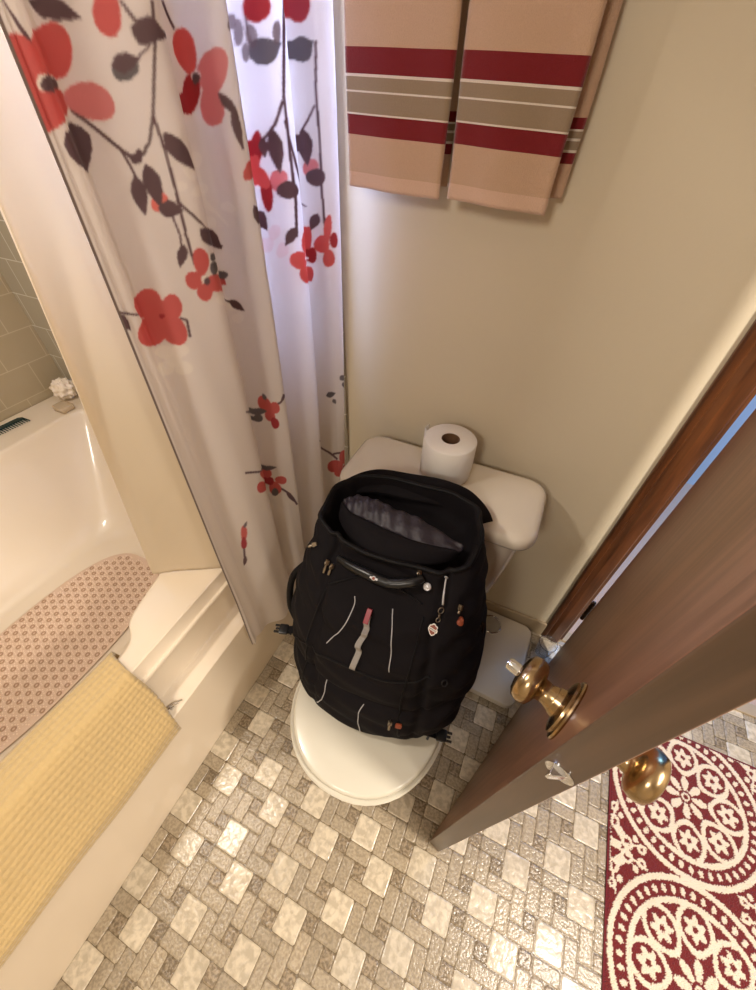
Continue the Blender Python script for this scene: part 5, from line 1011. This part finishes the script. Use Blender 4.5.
# comb on the far ledge
def comb():
    m_ = Matrix.Translation((-1.700, 0.665, 0.4875)) @ Matrix.Rotation(math.radians(86), 4, 'Z') @ Matrix.Diagonal((1.1, 1.5, 1.3, 1))
    L_ = 0.19
    b = MB()
    pts = [(-L_/2, 0.0), (-L_/2, 0.016), (-L_/2+0.01, 0.024), (L_/2-0.012, 0.024), (L_/2, 0.016), (L_/2+0.004, -0.016), (L_/2+0.001, -0.016), (L_/2-0.003, 0.008), (-L_/2+0.004, 0.008), (-L_/2, -0.012)]
    lo = [m_ @ Vector((x, y, 0)) for x, y in pts]; hi = [m_ @ Vector((x, y, 0.004)) for x, y in pts]
    b.loft([lo, hi], True, True)
    root = thing('comb', (-1.700, 0.665, 0.4875), 'dark green comb lying on the far bathtub ledge against the tiled wall', 'comb')
    place(b.build('spine', M['comb']), root)
    t = MB(); x = -L_/2+0.006
    while x < L_/2-0.006:
        v = [m_ @ Vector(p) for p in ((x, 0.009, 0.0006), (x+0.0044, 0.009, 0.0006), (x+0.0034, -0.017, 0.0012), (x+0.0008, -0.017, 0.0012), (x, 0.009, 0.0034), (x+0.0044, 0.009, 0.0034), (x+0.0034, -0.017, 0.0024), (x+0.0008, -0.017, 0.0024))]
        t.add(v, [(0,3,2,1),(4,5,6,7),(0,1,5,4),(1,2,6,5),(2,3,7,6),(3,0,4,7)]); x += 0.0088
    place(t.build('teeth', M['comb']), root)
comb()
# bath pouf and soap dish at the back corner
def pouf():
    c = Vector((-1.685, 0.965, 0.537)); b = MB(); n, k = 72, 36; rings = []
    for j in range(k+1):
        ph = math.pi*j/k; ring = []
        for i in range(n):
            th = 2*math.pi*i/n
            r = 0.044*(1+0.10*math.sin(th*7+ph*4)*math.sin(ph)+0.05*math.sin(th*13-ph*9)*math.sin(ph)+0.08*math.sin(ph*11))
            ring.append(c+Vector((r*math.sin(ph)*math.cos(th), r*math.sin(ph)*math.sin(th), r*math.cos(ph))))
        rings.append(ring)
    b.loft(rings, True, True)
    tag(b.build('bath_pouf', M['pouf'], smooth=True), 'white ruffled bath pouf in the back corner of the tub ledge', 'bath pouf')
pouf()
b = MB().rbox((-1.655, 0.865, 0.4862), (-1.585, 0.925, 0.512), 0.012, 5)
tag(b.build('soap_bar', M['soap'], smooth=True, sharp=50), 'pale cream soap bar on the tub ledge beside the bath pouf', 'soap')

# ------------------------------------------------------------------ patterned rug
def rug():
    X0, X1, Y0, Y1 = 0.838, 1.56, -0.36, 0.868
    cxs = [1.050, 1.478]; cys = [0.686-0.411*k for k in range(4)]
    step = 0.0022
    xs = np.arange(X0, X1, step); ys = np.arange(Y0, Y1, step)
    Xg, Yg = np.meshgrid(xs, ys)
    jit = np.random.RandomState(5)
    Xn = Xg + jit.normal(0, 0.0009, Xg.shape); Yn = Yg + jit.normal(0, 0.0009, Yg.shape)
    cream = np.zeros(Xg.shape, bool); done = np.zeros(Xg.shape, bool)
    best = np.full(Xg.shape, 9.0); DX = np.zeros(Xg.shape); DY = np.zeros(Xg.shape)
    for cx in cxs:
        for cy in cys:
            dx, dy = Xn-cx, Yn-cy; r = np.hypot(dx, dy); k = r < best
            best[k] = r[k]; DX[k] = dx[k]; DY[k] = dy[k]
    r = best; th = np.arctan2(DY, DX)
    cream |= (r > 0.193) & (r < 0.207)
    band = (r >= 0.163) & (r <= 0.193)
    n = 46; a = (th*n/(2*np.pi)) % 1.0
    cream |= band & (((a-0.5)*0.0285)**2 + ((r-0.177)*0.8)**2 < 0.0072**2)
    cream |= (r > 0.149) & (r < 0.162)
    # eight lobed petals, each outlined and holding a small flower
    n = 8; sec = 2*np.pi/n; tl = ((th - np.pi/2 + sec/2) % sec) - sec/2
    lx = r*np.cos(tl) - 0.113; ly = r*np.sin(tl)
    w = 0.040*(1-0.30*np.clip(lx/0.05, -1, 1)**2) ; e = (lx/0.048)**2 + (ly/w)**2
    ins = r < 0.150
    cream |= ins & (e > 0.68) & (e < 1.28)
    rr = np.hypot(lx+0.002, ly); aa = np.arctan2(ly, lx+0.002)
    fl = rr < 0.0225 + 0.0055*np.cos(aa*6)
    cream |= ins & fl & (rr > 0.0065)
    cream |= ins & (e >= 1.22) & (np.abs(ly) > 0.030) & (r > 0.098) & (r < 0.108)
    # centre flower
    fc = r < 0.047 + 0.010*np.cos(th*8)
    cream |= fc & (r > 0.017) ; cream &= ~((r < 0.044) & (np.abs(((th+np.pi/8-np.pi/2+sec/2) % sec)-sec/2) < 0.13) & (r > 0.017))
    cream |= (r > 0.0065) & (r < 0.0115)
    # corner scrolls between the medallions
    out = r > 0.212
    px_ = (Xn-cxs[0]) % 0.428 - 0.214; py_ = (Yn-cys[0]) % 0.411 - 0.2055
    q = np.hypot(px_, py_); qa = np.arctan2(py_, px_)
    cream |= out & (q < 0.026+0.011*np.cos(qa*4)) & (q > 0.006)
    for k in range(4):
        a0 = np.pi/4*0 + k*np.pi/2
        ux = px_*np.cos(a0)+py_*np.sin(a0); uy = -px_*np.sin(a0)+py_*np.cos(a0)
        for sg in (1, -1):
            d = np.hypot(ux-0.052, uy*sg-0.016); cream |= out & (d > 0.0080) & (d < 0.0165)
            d = np.hypot(ux-0.090, uy*sg-0.016); cream |= out & (d < 0.012) & (d > 0.004); d = np.hypot(ux-0.030, uy*sg-0.036); cream |= out & (d < 0.011)
            d = np.hypot(ux-0.074, uy*sg-0.034); cream |= out & (d < 0.008); cream |= out & (np.abs(uy*sg-0.004-0.25*(ux-0.02)) < 0.003) & (ux > 0.02) & (ux < 0.11)
    # left edge scrolls
    edge = (Xn < X0+0.006) | (Xn > X1-0.006) | (Yn < Y0+0.006) | (Yn > Y1-0.006)
    cream &= ~edge
    col = np.zeros(Xg.shape+(4,), dtype=np.float32)
    col[:] = srgb(108, 20, 22); col[cream] = srgb(226, 210, 186); col[edge] = srgb(104, 18, 28)
    H_ = 0.0075 + 0.0012*cream + jit.normal(0, 0.0005, Xg.shape)
    H_[edge] = 0.006
    ny, nx = Xg.shape
    V = np.stack([Xg, Yg, H_], -1).reshape(-1, 3)
    idx = np.arange(nx*ny).reshape(ny, nx)
    F = np.stack([idx[:-1, :-1], idx[:-1, 1:], idx[1:, 1:], idx[1:, :-1]], -1).reshape(-1, 4).tolist()
    vs = V.tolist(); b0 = len(vs)
    brd = list(idx[0, :]) + list(idx[1:, -1]) + list(idx[-1, -2::-1]) + list(idx[-2:0:-1, 0])
    vs += [[V[i][0], V[i][1], 0.0013] for i in brd]
    m_ = len(brd)
    F += [[int(brd[k]), b0+k, b0+(k+1) % m_, int(brd[(k+1) % m_])] for k in range(m_)]
    F.append([b0+k for k in range(m_)][::-1])
    me = bpy.data.meshes.new('area_rug'); me.from_pydata(vs, [], F)
    cc = np.concatenate([col.reshape(-1, 4), np.tile(np.array(srgb(104, 18, 28), dtype=np.float32), (m_, 1))])
    a = me.color_attributes.new('weave', 'FLOAT_COLOR', 'POINT'); a.data.foreach_set('color', cc.astype(np.float32).ravel())
    o = link('patterned_rug', me, attr_mat('rug_pile', 'weave', 0.95, bump=0.6, bscale=600, sheen=0.2))
    tag(o, 'dark red rug with cream flower medallions on the floor beside the open door', 'rug')
rug()

# ------------------------------------------------------------------ backpack
BYAW = math.radians(4)
SEC = [(0.4385, 0.110, 0.50, 0.140, 0.110), (0.447, 0.109, 0.50, 0.182, 0.148), (0.475, 0.107, 0.503, 0.206, 0.166), (0.55, 0.104, 0.525, 0.218, 0.168), (0.65, 0.094, 0.560, 0.216, 0.158),
       (0.74, 0.085, 0.594, 0.204, 0.140), (0.80, 0.078, 0.622, 0.188, 0.120), (0.845, 0.075, 0.645, 0.172, 0.102)]
def bsec(z):
    for a, b_ in zip(SEC, SEC[1:]):
        if z <= b_[0]:
            f = (z-a[0])/(b_[0]-a[0]); f = max(0, f)
            return [a[i]+(b_[i]-a[i])*f for i in range(1, 5)]
    return list(SEC[-1][1:])
def bagpt(th, h):
    """closed skin of the pack: th around, h from the base (0) to the mouth (1)"""
    c, s = math.cos(th), math.sin(th)
    z = 0.4385 + (0.845-0.4385)*h
    cx, cy, w, d = bsec(z)
    n = 2/(2.25+0.75*min(1, h/0.45))
    x = w*math.copysign(abs(c)**n, c); y = d*math.copysign(abs(s)**n, s)
    tilt = 0.0 + 0.019*max(0, (h-0.6)/0.4)**1.5
    if s < 0:   # shaped front: lower pocket, seam, upper pocket
        fr = abs(s)**0.6
        y -= fr*0.020*math.exp(-((h-0.18)/0.13)**2)
        y -= fr*0.024*math.exp(-((h-0.52)/0.18)**2)*math.exp(-(x/0.14)**4)
        y += fr*0.012*math.exp(-((h-0.335)/0.02)**2)
        y += fr*0.030*math.exp(-((h-0.90)/0.09)**2)*math.exp(-(x/0.13)**4)
        # vertical seams beside the centre pocket
        for sx in (-0.115, 0.125): y += fr*0.011*math.exp(-((x-sx)/0.008)**2)*min(1, h*4)
    x += math.copysign(0.008*math.exp(-((h-0.4)/0.25)**2), c)*abs(c)
    # cloth creases
    k = 0.0035*math.sin(17*h+3.1*th+1.3*math.sin(5*h+2*th)) + 0.0022*math.sin(41*h-5*th+2*math.sin(3*th)) + 0.0016*math.sin(70*h+11*th)
    k *= min(1, h*8)
    rr = math.hypot(x, y); x += x/rr*k; y += y/rr*k
    z += tilt*s + 0.006*math.sin(2*th+0.7)*max(0, h-0.6)
    if h < 0.06: pass
    return Vector((cx+x*math.cos(BYAW)-y*math.sin(BYAW), cy+x*math.sin(BYAW)+y*math.cos(BYAW), z))
def backpack():
    root = thing('backpack', (0.115, 0.5, 0.4385), 'large black backpack standing on the closed toilet lid and leaning on the tank', 'backpack')
    n, k = 220, 130
    b = MB(); rings = [[bagpt(2*math.pi*i/n, j/k) for i in range(n)] for j in range(k+1)]
    top = rings[-1]; c0 = sum(top, Vector())/n
    def shr(f, dz): return [c0+(p-c0)*f+Vector((0, 0, dz)) for p in top]
    rings += [shr(0.985, 0.004), shr(0.965, 0.004), shr(0.95, -0.002), shr(0.93, -0.03), shr(0.88, -0.07), shr(0.5, -0.08), shr(0.1, -0.08)]
    b.loft(rings, True, True)
    body = place(b.build('body', M['bag'], smooth=True), root)
    return root, body
BP, BODY = backpack()
from mathutils.bvhtree import BVHTree
BT = BVHTree.FromPolygons([v.co.copy() for v in BODY.data.vertices], [tuple(p.vertices) for p in BODY.data.polygons])
def on(x, z, off=0.001):
    """point on the front skin of the pack at sideways x and height z, lifted off by off"""
    h = BT.ray_cast(Vector((x, 0.0, z)), Vector((0, 1, 0)))
    if h[0] is None: return Vector((x, 0.4, z))
    n = h[1] if h[1].y < 0 else -h[1]
    return h[0] + n*off
def skin_line(pts, n=8, off=0.001):
    return [on(p.x, p.z, off) for p in spline([(x, 0, z) for x, z in pts], n)]
def bag_details():
    R0 = BP
    # reflective piping
    for pts in ([(0.044, 0.757), (0.050, 0.747), (0.047, 0.726), (0.035, 0.700), (0.018, 0.676)], [(0.127, 0.757), (0.142, 0.733), (0.153, 0.705), (0.161, 0.676)],
                [(0.030, 0.570), (0.033, 0.548), (0.028, 0.52), (0.016, 0.495)], [(0.126, 0.563), (0.121, 0.548), (0.122, 0.517), (0.132, 0.478)]):
        place(MB().tube(skin_line(pts, 8, 0.0012), 0.0011, 6).build('piping', M['piping'], smooth=True), R0)
    # seams: welt lines around the front pockets
    for pts in ([(-0.085, 0.60), (-0.04, 0.632), (0.0, 0.648), (0.068, 0.655), (0.133, 0.652), (0.19, 0.655), (0.24, 0.668)], [(-0.035, 0.52), (-0.03, 0.60), (-0.03, 0.68), (-0.022, 0.75)], [(0.215, 0.50), (0.20, 0.60), (0.198, 0.69), (0.19, 0.76)],
                [(-0.02, 0.760), (0.03, 0.776), (0.10, 0.782), (0.18, 0.772)]):
        place(MB().tube(skin_line(pts, 8, 0.0006), 0.0022, 6).build('welt', M['bag2'], smooth=True), R0)
    # grey webbing strap with a red pull tab
    P = skin_line([(0.086, 0.742), (0.091, 0.730), (0.092, 0.722), (0.086, 0.702), (0.090, 0.684), (0.087, 0.655)], 6, 0.004)
    b = MB(); rings = []
    for i, p in enumerate(P):
        p = p + Vector((0, -0.004, 0.002))*math.sin(i*0.75)
        tilt = Vector((0.98, 0.0, 0.2))*0.0065
        nn = Vector((0, -0.0012, 0.0009))
        rings.append([p-tilt-nn, p+tilt-nn, p+tilt+nn, p-tilt+nn])
    b.loft(rings, True, True); w = place(b.build('webbing_strap', M['webbing']), R0); w['label'] = 'short grey webbing strap'
    c = on(0.085, 0.750, 0.006); c2 = on(0.087, 0.735, 0.007); d = (c2-c)
    t = Vector((1, 0, 0.15))*0.0058; nn = Vector((0, -0.003, 0.0022))
    b = MB(); b.loft([[c-t, c+t, c+t+nn, c-t+nn], [c2-t, c2+t, c2+t+nn, c2-t+nn]], True, True)
    tb = place(b.build('pull_tab', M['red'], bevel=0.001), R0); tb['label'] = 'red pull tab'
    # carry handle
    hp = spline([(-0.020, 0.530, 0.792), (0.010, 0.522, 0.795), (0.060, 0.515, 0.800), (0.108, 0.515, 0.801), (0.150, 0.530, 0.812), (0.165, 0.545, 0.815)], 10)
    nH = len(hp); rs = [0.0075+0.0035*math.sin(math.pi*i/(nH-1)) + (0.0009 if i % 2 and 8 < i < nH-9 and not (nH*0.42 < i < nH*0.58) else 0) for i in range(nH)]
    hd = place(MB().tube(hp, rs, 14).build('carry_handle', M['rubber'], smooth=True), R0)
    ec = hp[int(nH*0.46)]+Vector((0, -0.0075, 0.0082)); fm = frame(ec, (0, -0.65, 0.75), (1, 0, 0.05))
    b = MB(); b.lathe([(0.0052, -0.001), (0.0052, 0.0012), (0.0035, 0.0018)], fm, 6)
    b.box((-0.0085, -0.002, -0.001), (0.0085, 0.002, 0.0014), fm)
    em = place(b.build('handle_emblem', M['piping']), R0)
    b = MB(); b.lathe([(0.0032, 0.001), (0.0032, 0.0024)], fm, 6); place(b.build('emblem_centre', M['orange']), R0)
    # mouth: grey lining and the inner panel
    U_ = spline([(-0.070, 0.655, 0.838), (-0.040, 0.672, 0.845), (0.003, 0.672, 0.850), (0.058, 0.664, 0.852), (0.125, 0.659, 0.850), (0.218, 0.640, 0.836)], 10)
    L_ = spline([(-0.070, 0.648, 0.832), (-0.038, 0.622, 0.838), (0.010, 0.612, 0.842), (0.062, 0.606, 0.842), (0.128, 0.606, 0.840), (0.218, 0.628, 0.832)], 10)
    N = len(U_); b = MB(); rings = []
    for j in range(13):
        t = j/12; row = []
        for i in range(N):
            p = L_[i].lerp(U_[i], t); p.z += 0.012*math.sin(math.pi*t)*math.sin(math.pi*i/(N-1)) + 0.0022*math.sin(i*1.1+t*4) + 0.0015*math.sin(i*0.47-t*9)
            row.append(p)
        rings.append(row)
    b.loft(rings, closed=False); o = b.build('lining', M['lining'], smooth=True); so = o.modifiers.new('t', 'SOLIDIFY'); so.thickness = 0.002; place(o, R0); o['label'] = 'grey lining'
    F_ = [Vector((p.x, 0, 0)) for p in L_]
    b = MB(); rings = []
    for j in range(11):
        t = j/10; row = []
        for i in range(N):
            a = L_[i]; s = i/(N-1)
            front = Vector((-0.072+0.285*s, 0.640-0.088*math.sin(math.pi*s)**0.6, 0.812+0.004*math.sin(math.pi*s)))
            p = front.lerp(a, t); p.z += 0.006*math.sin(math.pi*t)
            row.append(p)
        rings.append(row)
    b.loft(rings, closed=False); o = b.build('inner_panel', M['bag'], smooth=True); so = o.modifiers.new('t', 'SOLIDIFY'); so.thickness = 0.003; place(o, R0)
    # ring emblem on the inner panel
    c = Vector((0.058, 0.585, 0.8385)); fm = frame(c, (0, -0.35, 0.94)); b = MB()
    b.tube([fm @ Vector((0.0085*math.cos(a), 0.0085*math.sin(a), 0.0)) for a in [k*2*math.pi/20 for k in range(20)]], 0.0012, 6, closed=True)
    o = place(b.build('ring_emblem', M['lining'], smooth=True), R0)
    # shoulder strap looped over the back
    sp = spline([(-0.085, 0.715, 0.812), (-0.066, 0.722, 0.828), (-0.020, 0.738, 0.842), (0.05, 0.748, 0.845), (0.118, 0.764, 0.842), (0.172, 0.778, 0.828), (0.205, 0.780, 0.812), (0.232, 0.772, 0.797), (0.240, 0.765, 0.790)], 8)
    b = MB(); rings = []; N = len(sp)
    for i, p in enumerate(sp):
        t = i/(N-1); a = sp[max(i-1, 0)]; c_ = sp[min(i+1, N-1)]; tg = (c_-a).normalized()
        wv = (Vector((0.0, 0.72, 0.55)).lerp(Vector((0.45, 0.85, 0.30)), t)); wv = (wv - tg*wv.dot(tg)).normalized(); nv_ = tg.cross(wv)
        hw = 0.024 + 0.012*math.sin(math.pi*min(t*1.1, 1)); th = 0.007
        rings.append([p + wv*hw*math.copysign(abs(math.cos(q))**0.7, math.cos(q))*0.9 + nv_*th*math.copysign(abs(math.sin(q))**0.6, math.sin(q)) for q in [k*2*math.pi/16 for k in range(16)]])
    b.loft(rings, True, True); place(b.build('shoulder_strap', M['bag'], smooth=True), R0)
    # thick padded lip around the mouth
    n = 90; rim = []
    for i in range(n):
        p = bagpt(2*math.pi*i/n, 1.0); rim.append(p+Vector((0, 0, 0.002)))
    place(MB().tube(rim, 0.0055, 8, closed=True).build('mouth_binding', M['bag2'], smooth=True), R0)
    # side strap and buckles
    place(MB().tube(spline([(-0.118, 0.54, 0.700), (-0.143, 0.515, 0.665), (-0.153, 0.50, 0.610), (-0.148, 0.485, 0.555), (-0.120, 0.47, 0.520)], 8), 0.0085, 8).build('side_strap', M['bag2'], smooth=True), R0)
    def buckle(p0, p1, p2):
        p0, p1, p2 = Vector(p0), Vector(p1), Vector(p2)
        b = MB(); d = (p1-p0).normalized(); s = d.cross(Vector((0, 0, 1))).normalized()*0.010; u = Vector((0, 0, 0.0016))
        b.loft([[p0-s-u, p0+s-u, p0+s+u, p0-s+u], [p1-s-u, p1+s-u, p1+s+u, p1-s+u]], True, True)
        o1 = place(b.build('compression_strap', M['bag2']), R0)
        fm = frame(p1, Vector((0, 0, 1)), d); b = MB()
        b.rbox((0, -0.013, -0.004), (0.024, 0.013, 0.005), 0.004, 3, fm); b.box((0.020, -0.011, -0.002), (0.036, -0.006, 0.003), fm); b.box((0.020, 0.006, -0.002), (0.036, 0.011, 0.003), fm); b.box((0.020, -0.0025, -0.002), (0.033, 0.0025, 0.003), fm)
        b.tube([fm @ Vector((0.0, 0, 0)), fm @ Vector((-0.01, 0.012, 0.003)), p2], 0.003, 6)
        bk = b.build('buckle', M['rubber'], smooth=True, sharp=40); place(bk, R0)
    buckle((0.235, 0.385, 0.470), (0.290, 0.396, 0.461), (0.275, 0.380, 0.447))
    buckle((-0.115, 0.455, 0.515), (-0.140, 0.447, 0.505), (-0.158, 0.462, 0.490))
    # zip pulls
    def pull(c, d=(0, -0.5, -0.8), L=0.020, m='pull'):
        c = Vector(c); d = Vector(d).normalized(); b = MB()
        s = d.orthogonal().normalized(); q = d.cross(s)
        b.tube([c + (s*math.cos(a)+d*math.sin(a))*0.0042 for a in [k*2*math.pi/14 for k in range(14)]], 0.0012, 6, closed=True)
        b.tube([c+d*0.004, c+d*(0.004+L*0.5), c+d*(0.004+L)], [0.0018, 0.0034, 0.0024], 8)
        fm = frame(c-d*0.003, q if abs(q.y) > abs(s.y) else s, d); b.box((-0.005, -0.004, -0.003), (0.005, 0.004, 0.002), fm)
        return place(b.build('zip_pull', M[m], smooth=True, sharp=40), R0)
    def lift(x, z, o): return on(x, z, o)
    pull(lift(-0.078, 0.800, 0.006), (-0.6, -0.3, -0.35), 0.010)
    pull(lift(-0.040, 0.784, 0.006), (-0.05, -0.6, -0.7), 0.018)
    pull(lift(-0.022, 0.780, 0.006), (-0.1, -0.6, -0.7), 0.014)
    pull(lift(0.155, 0.815, 0.004), (0.3, -0.6, -0.6), 0.010)
    pull(lift(0.190, 0.550, 0.006), (0.05, -0.3, -0.8), 0.014)
    p_ = pull(lift(0.248, 0.779, 0.006), (0.02, -0.6, -0.6), 0.006)
    pull((0.306, 0.560, 0.705), (0.2, -0.2, -0.8), 0.014, 'darkmetal')
    fm = frame(lift(0.257, 0.757, 0.007), (0.2, -0.7, 0.6)); b = MB()
    b.lathe([(0.0025, -0.004), (0.0062, -0.003), (0.0070, 0.0), (0.0062, 0.003), (0.0025, 0.004)], fm, 18); b.lathe([(0.0045, -0.0045), (0.0045, 0.0045)], fm @ Matrix.Translation((0, 0.007, 0)), 10)
    o = place(b.build('fob', M['orange'], smooth=True, sharp=50), R0); o['label'] = 'small copper coloured fob'
    fm = frame(lift(0.208, 0.553, 0.006), (0.3, -0.8, 0.4)); b = MB(); b.rbox((-0.007, -0.006, -0.002), (0.007, 0.006, 0.003), 0.003, 3, fm)
    o = place(b.build('fob', M['orange'], smooth=True, sharp=40), R0)
    c = lift(0.178, 0.800, 0.006); fm = frame(c, (0, -0.75, 0.65)); b = MB()
    b.lathe([(0.0075, -0.001), (0.0085, 0.001), (0.0072, 0.0032), (0.0058, 0.0022), (0.0045, 0.0022), (0.0035, 0.0036), (0.001, 0.004)], fm, 24)
    place(b.build('round_stud', M['piping'], smooth=True, sharp=40), R0)
    # snap hook, links and shield badge
    a_, b_ = lift(0.212, 0.816, 0.010), lift(0.2225, 0.781, 0.010)
    b = MB(); b.tube(spline([a_, a_.lerp(b_, 0.5)+Vector((0, -0.003, 0.002)), b_], 5), [0.0016]*5+[0.0022]*6, 8)
    b.tube([a_+Vector((0.003*math.cos(q), -0.002*math.sin(q), 0.005*math.sin(q)+0.003)) for q in [k*2*math.pi/12 for k in range(12)]], 0.0012, 6, closed=True)
    place(b.build('snap_hook', M['piping'], smooth=True), R0)
    c1, c2 = lift(0.2215, 0.772, 0.009), lift(0.217, 0.758, 0.008)
    b = MB()
    for c, r in ((c1, 0.0058), (c1.lerp(c2, 0.55), 0.0042), (c2, 0.0045)):
        fm = frame(c, (0.5, -0.6, 0.4) if r != 0.0042 else (0.8, 0.2, 0.3)); b.tube([fm @ Vector((r*math.cos(q), r*1.15*math.sin(q), 0)) for q in [k*2*math.pi/16 for k in range(16)]], 0.0011, 6, closed=True)
    place(b.build('key_links', M['pull'], smooth=True), R0)
    fm = frame(lift(0.217, 0.741, 0.007), (-0.05, -0.70, 0.72), (1, 0.0, 0.1))
    out = [(0, 0.0125), (0.003, 0.0115), (0.0045, 0.009), (0.0075, 0.0085), (0.0088, 0.006), (0.0078, 0.003), (0.0095, 0.000), (0.0085, -0.004), (0.0065, -0.006), (0.005, -0.0095), (0.002, -0.0115), (0, -0.013)]
    out = out + [(-x, y) for x, y in out[-2:0:-1]]
    def plate(sc, z0, z1): return [[fm @ Vector((x*sc, y*sc, z)) for x, y in out] for z in (z0, z1)]
    b = MB(); b.loft(plate(1.0, -0.001, 0.0010), True, True); bd = place(b.build('shield_badge', M['white']), R0); bd['label'] = 'orange and white shield shaped badge'
    b = MB(); b.loft(plate(0.82, 0.0009, 0.0014), True, True); place(b.build('badge_field', M['orange']), R0)
    mt = fm @ Matrix.Rotation(math.radians(-14), 4, 'Z'); b = MB(); b.box((-0.0098, -0.0024, 0.0010), (0.0098, 0.0026, 0.0019), mt); place(b.build('badge_bar', M['white']), R0)
    b = MB(); 
    for k in range(8): b.box((-0.0078+k*0.002, -0.0012, 0.0019), (-0.0066+k*0.002, 0.0014, 0.0021), mt)
    place(b.build('badge_lettering', M['darkmetal']), R0)
    # small eyelet low on the right side
    c = lift(0.268, 0.657, 0.002); fm = frame(c, (0.59, -0.57, 0.57)); b = MB()
    b.tube([fm @ Vector((0.0065*math.cos(q), 0.0065*math.sin(q), 0)) for q in [k*2*math.pi/18 for k in range(18)]], 0.0014, 6, closed=True)
    place(b.build('eyelet', M['rubber'], smooth=True), R0)
bag_details()
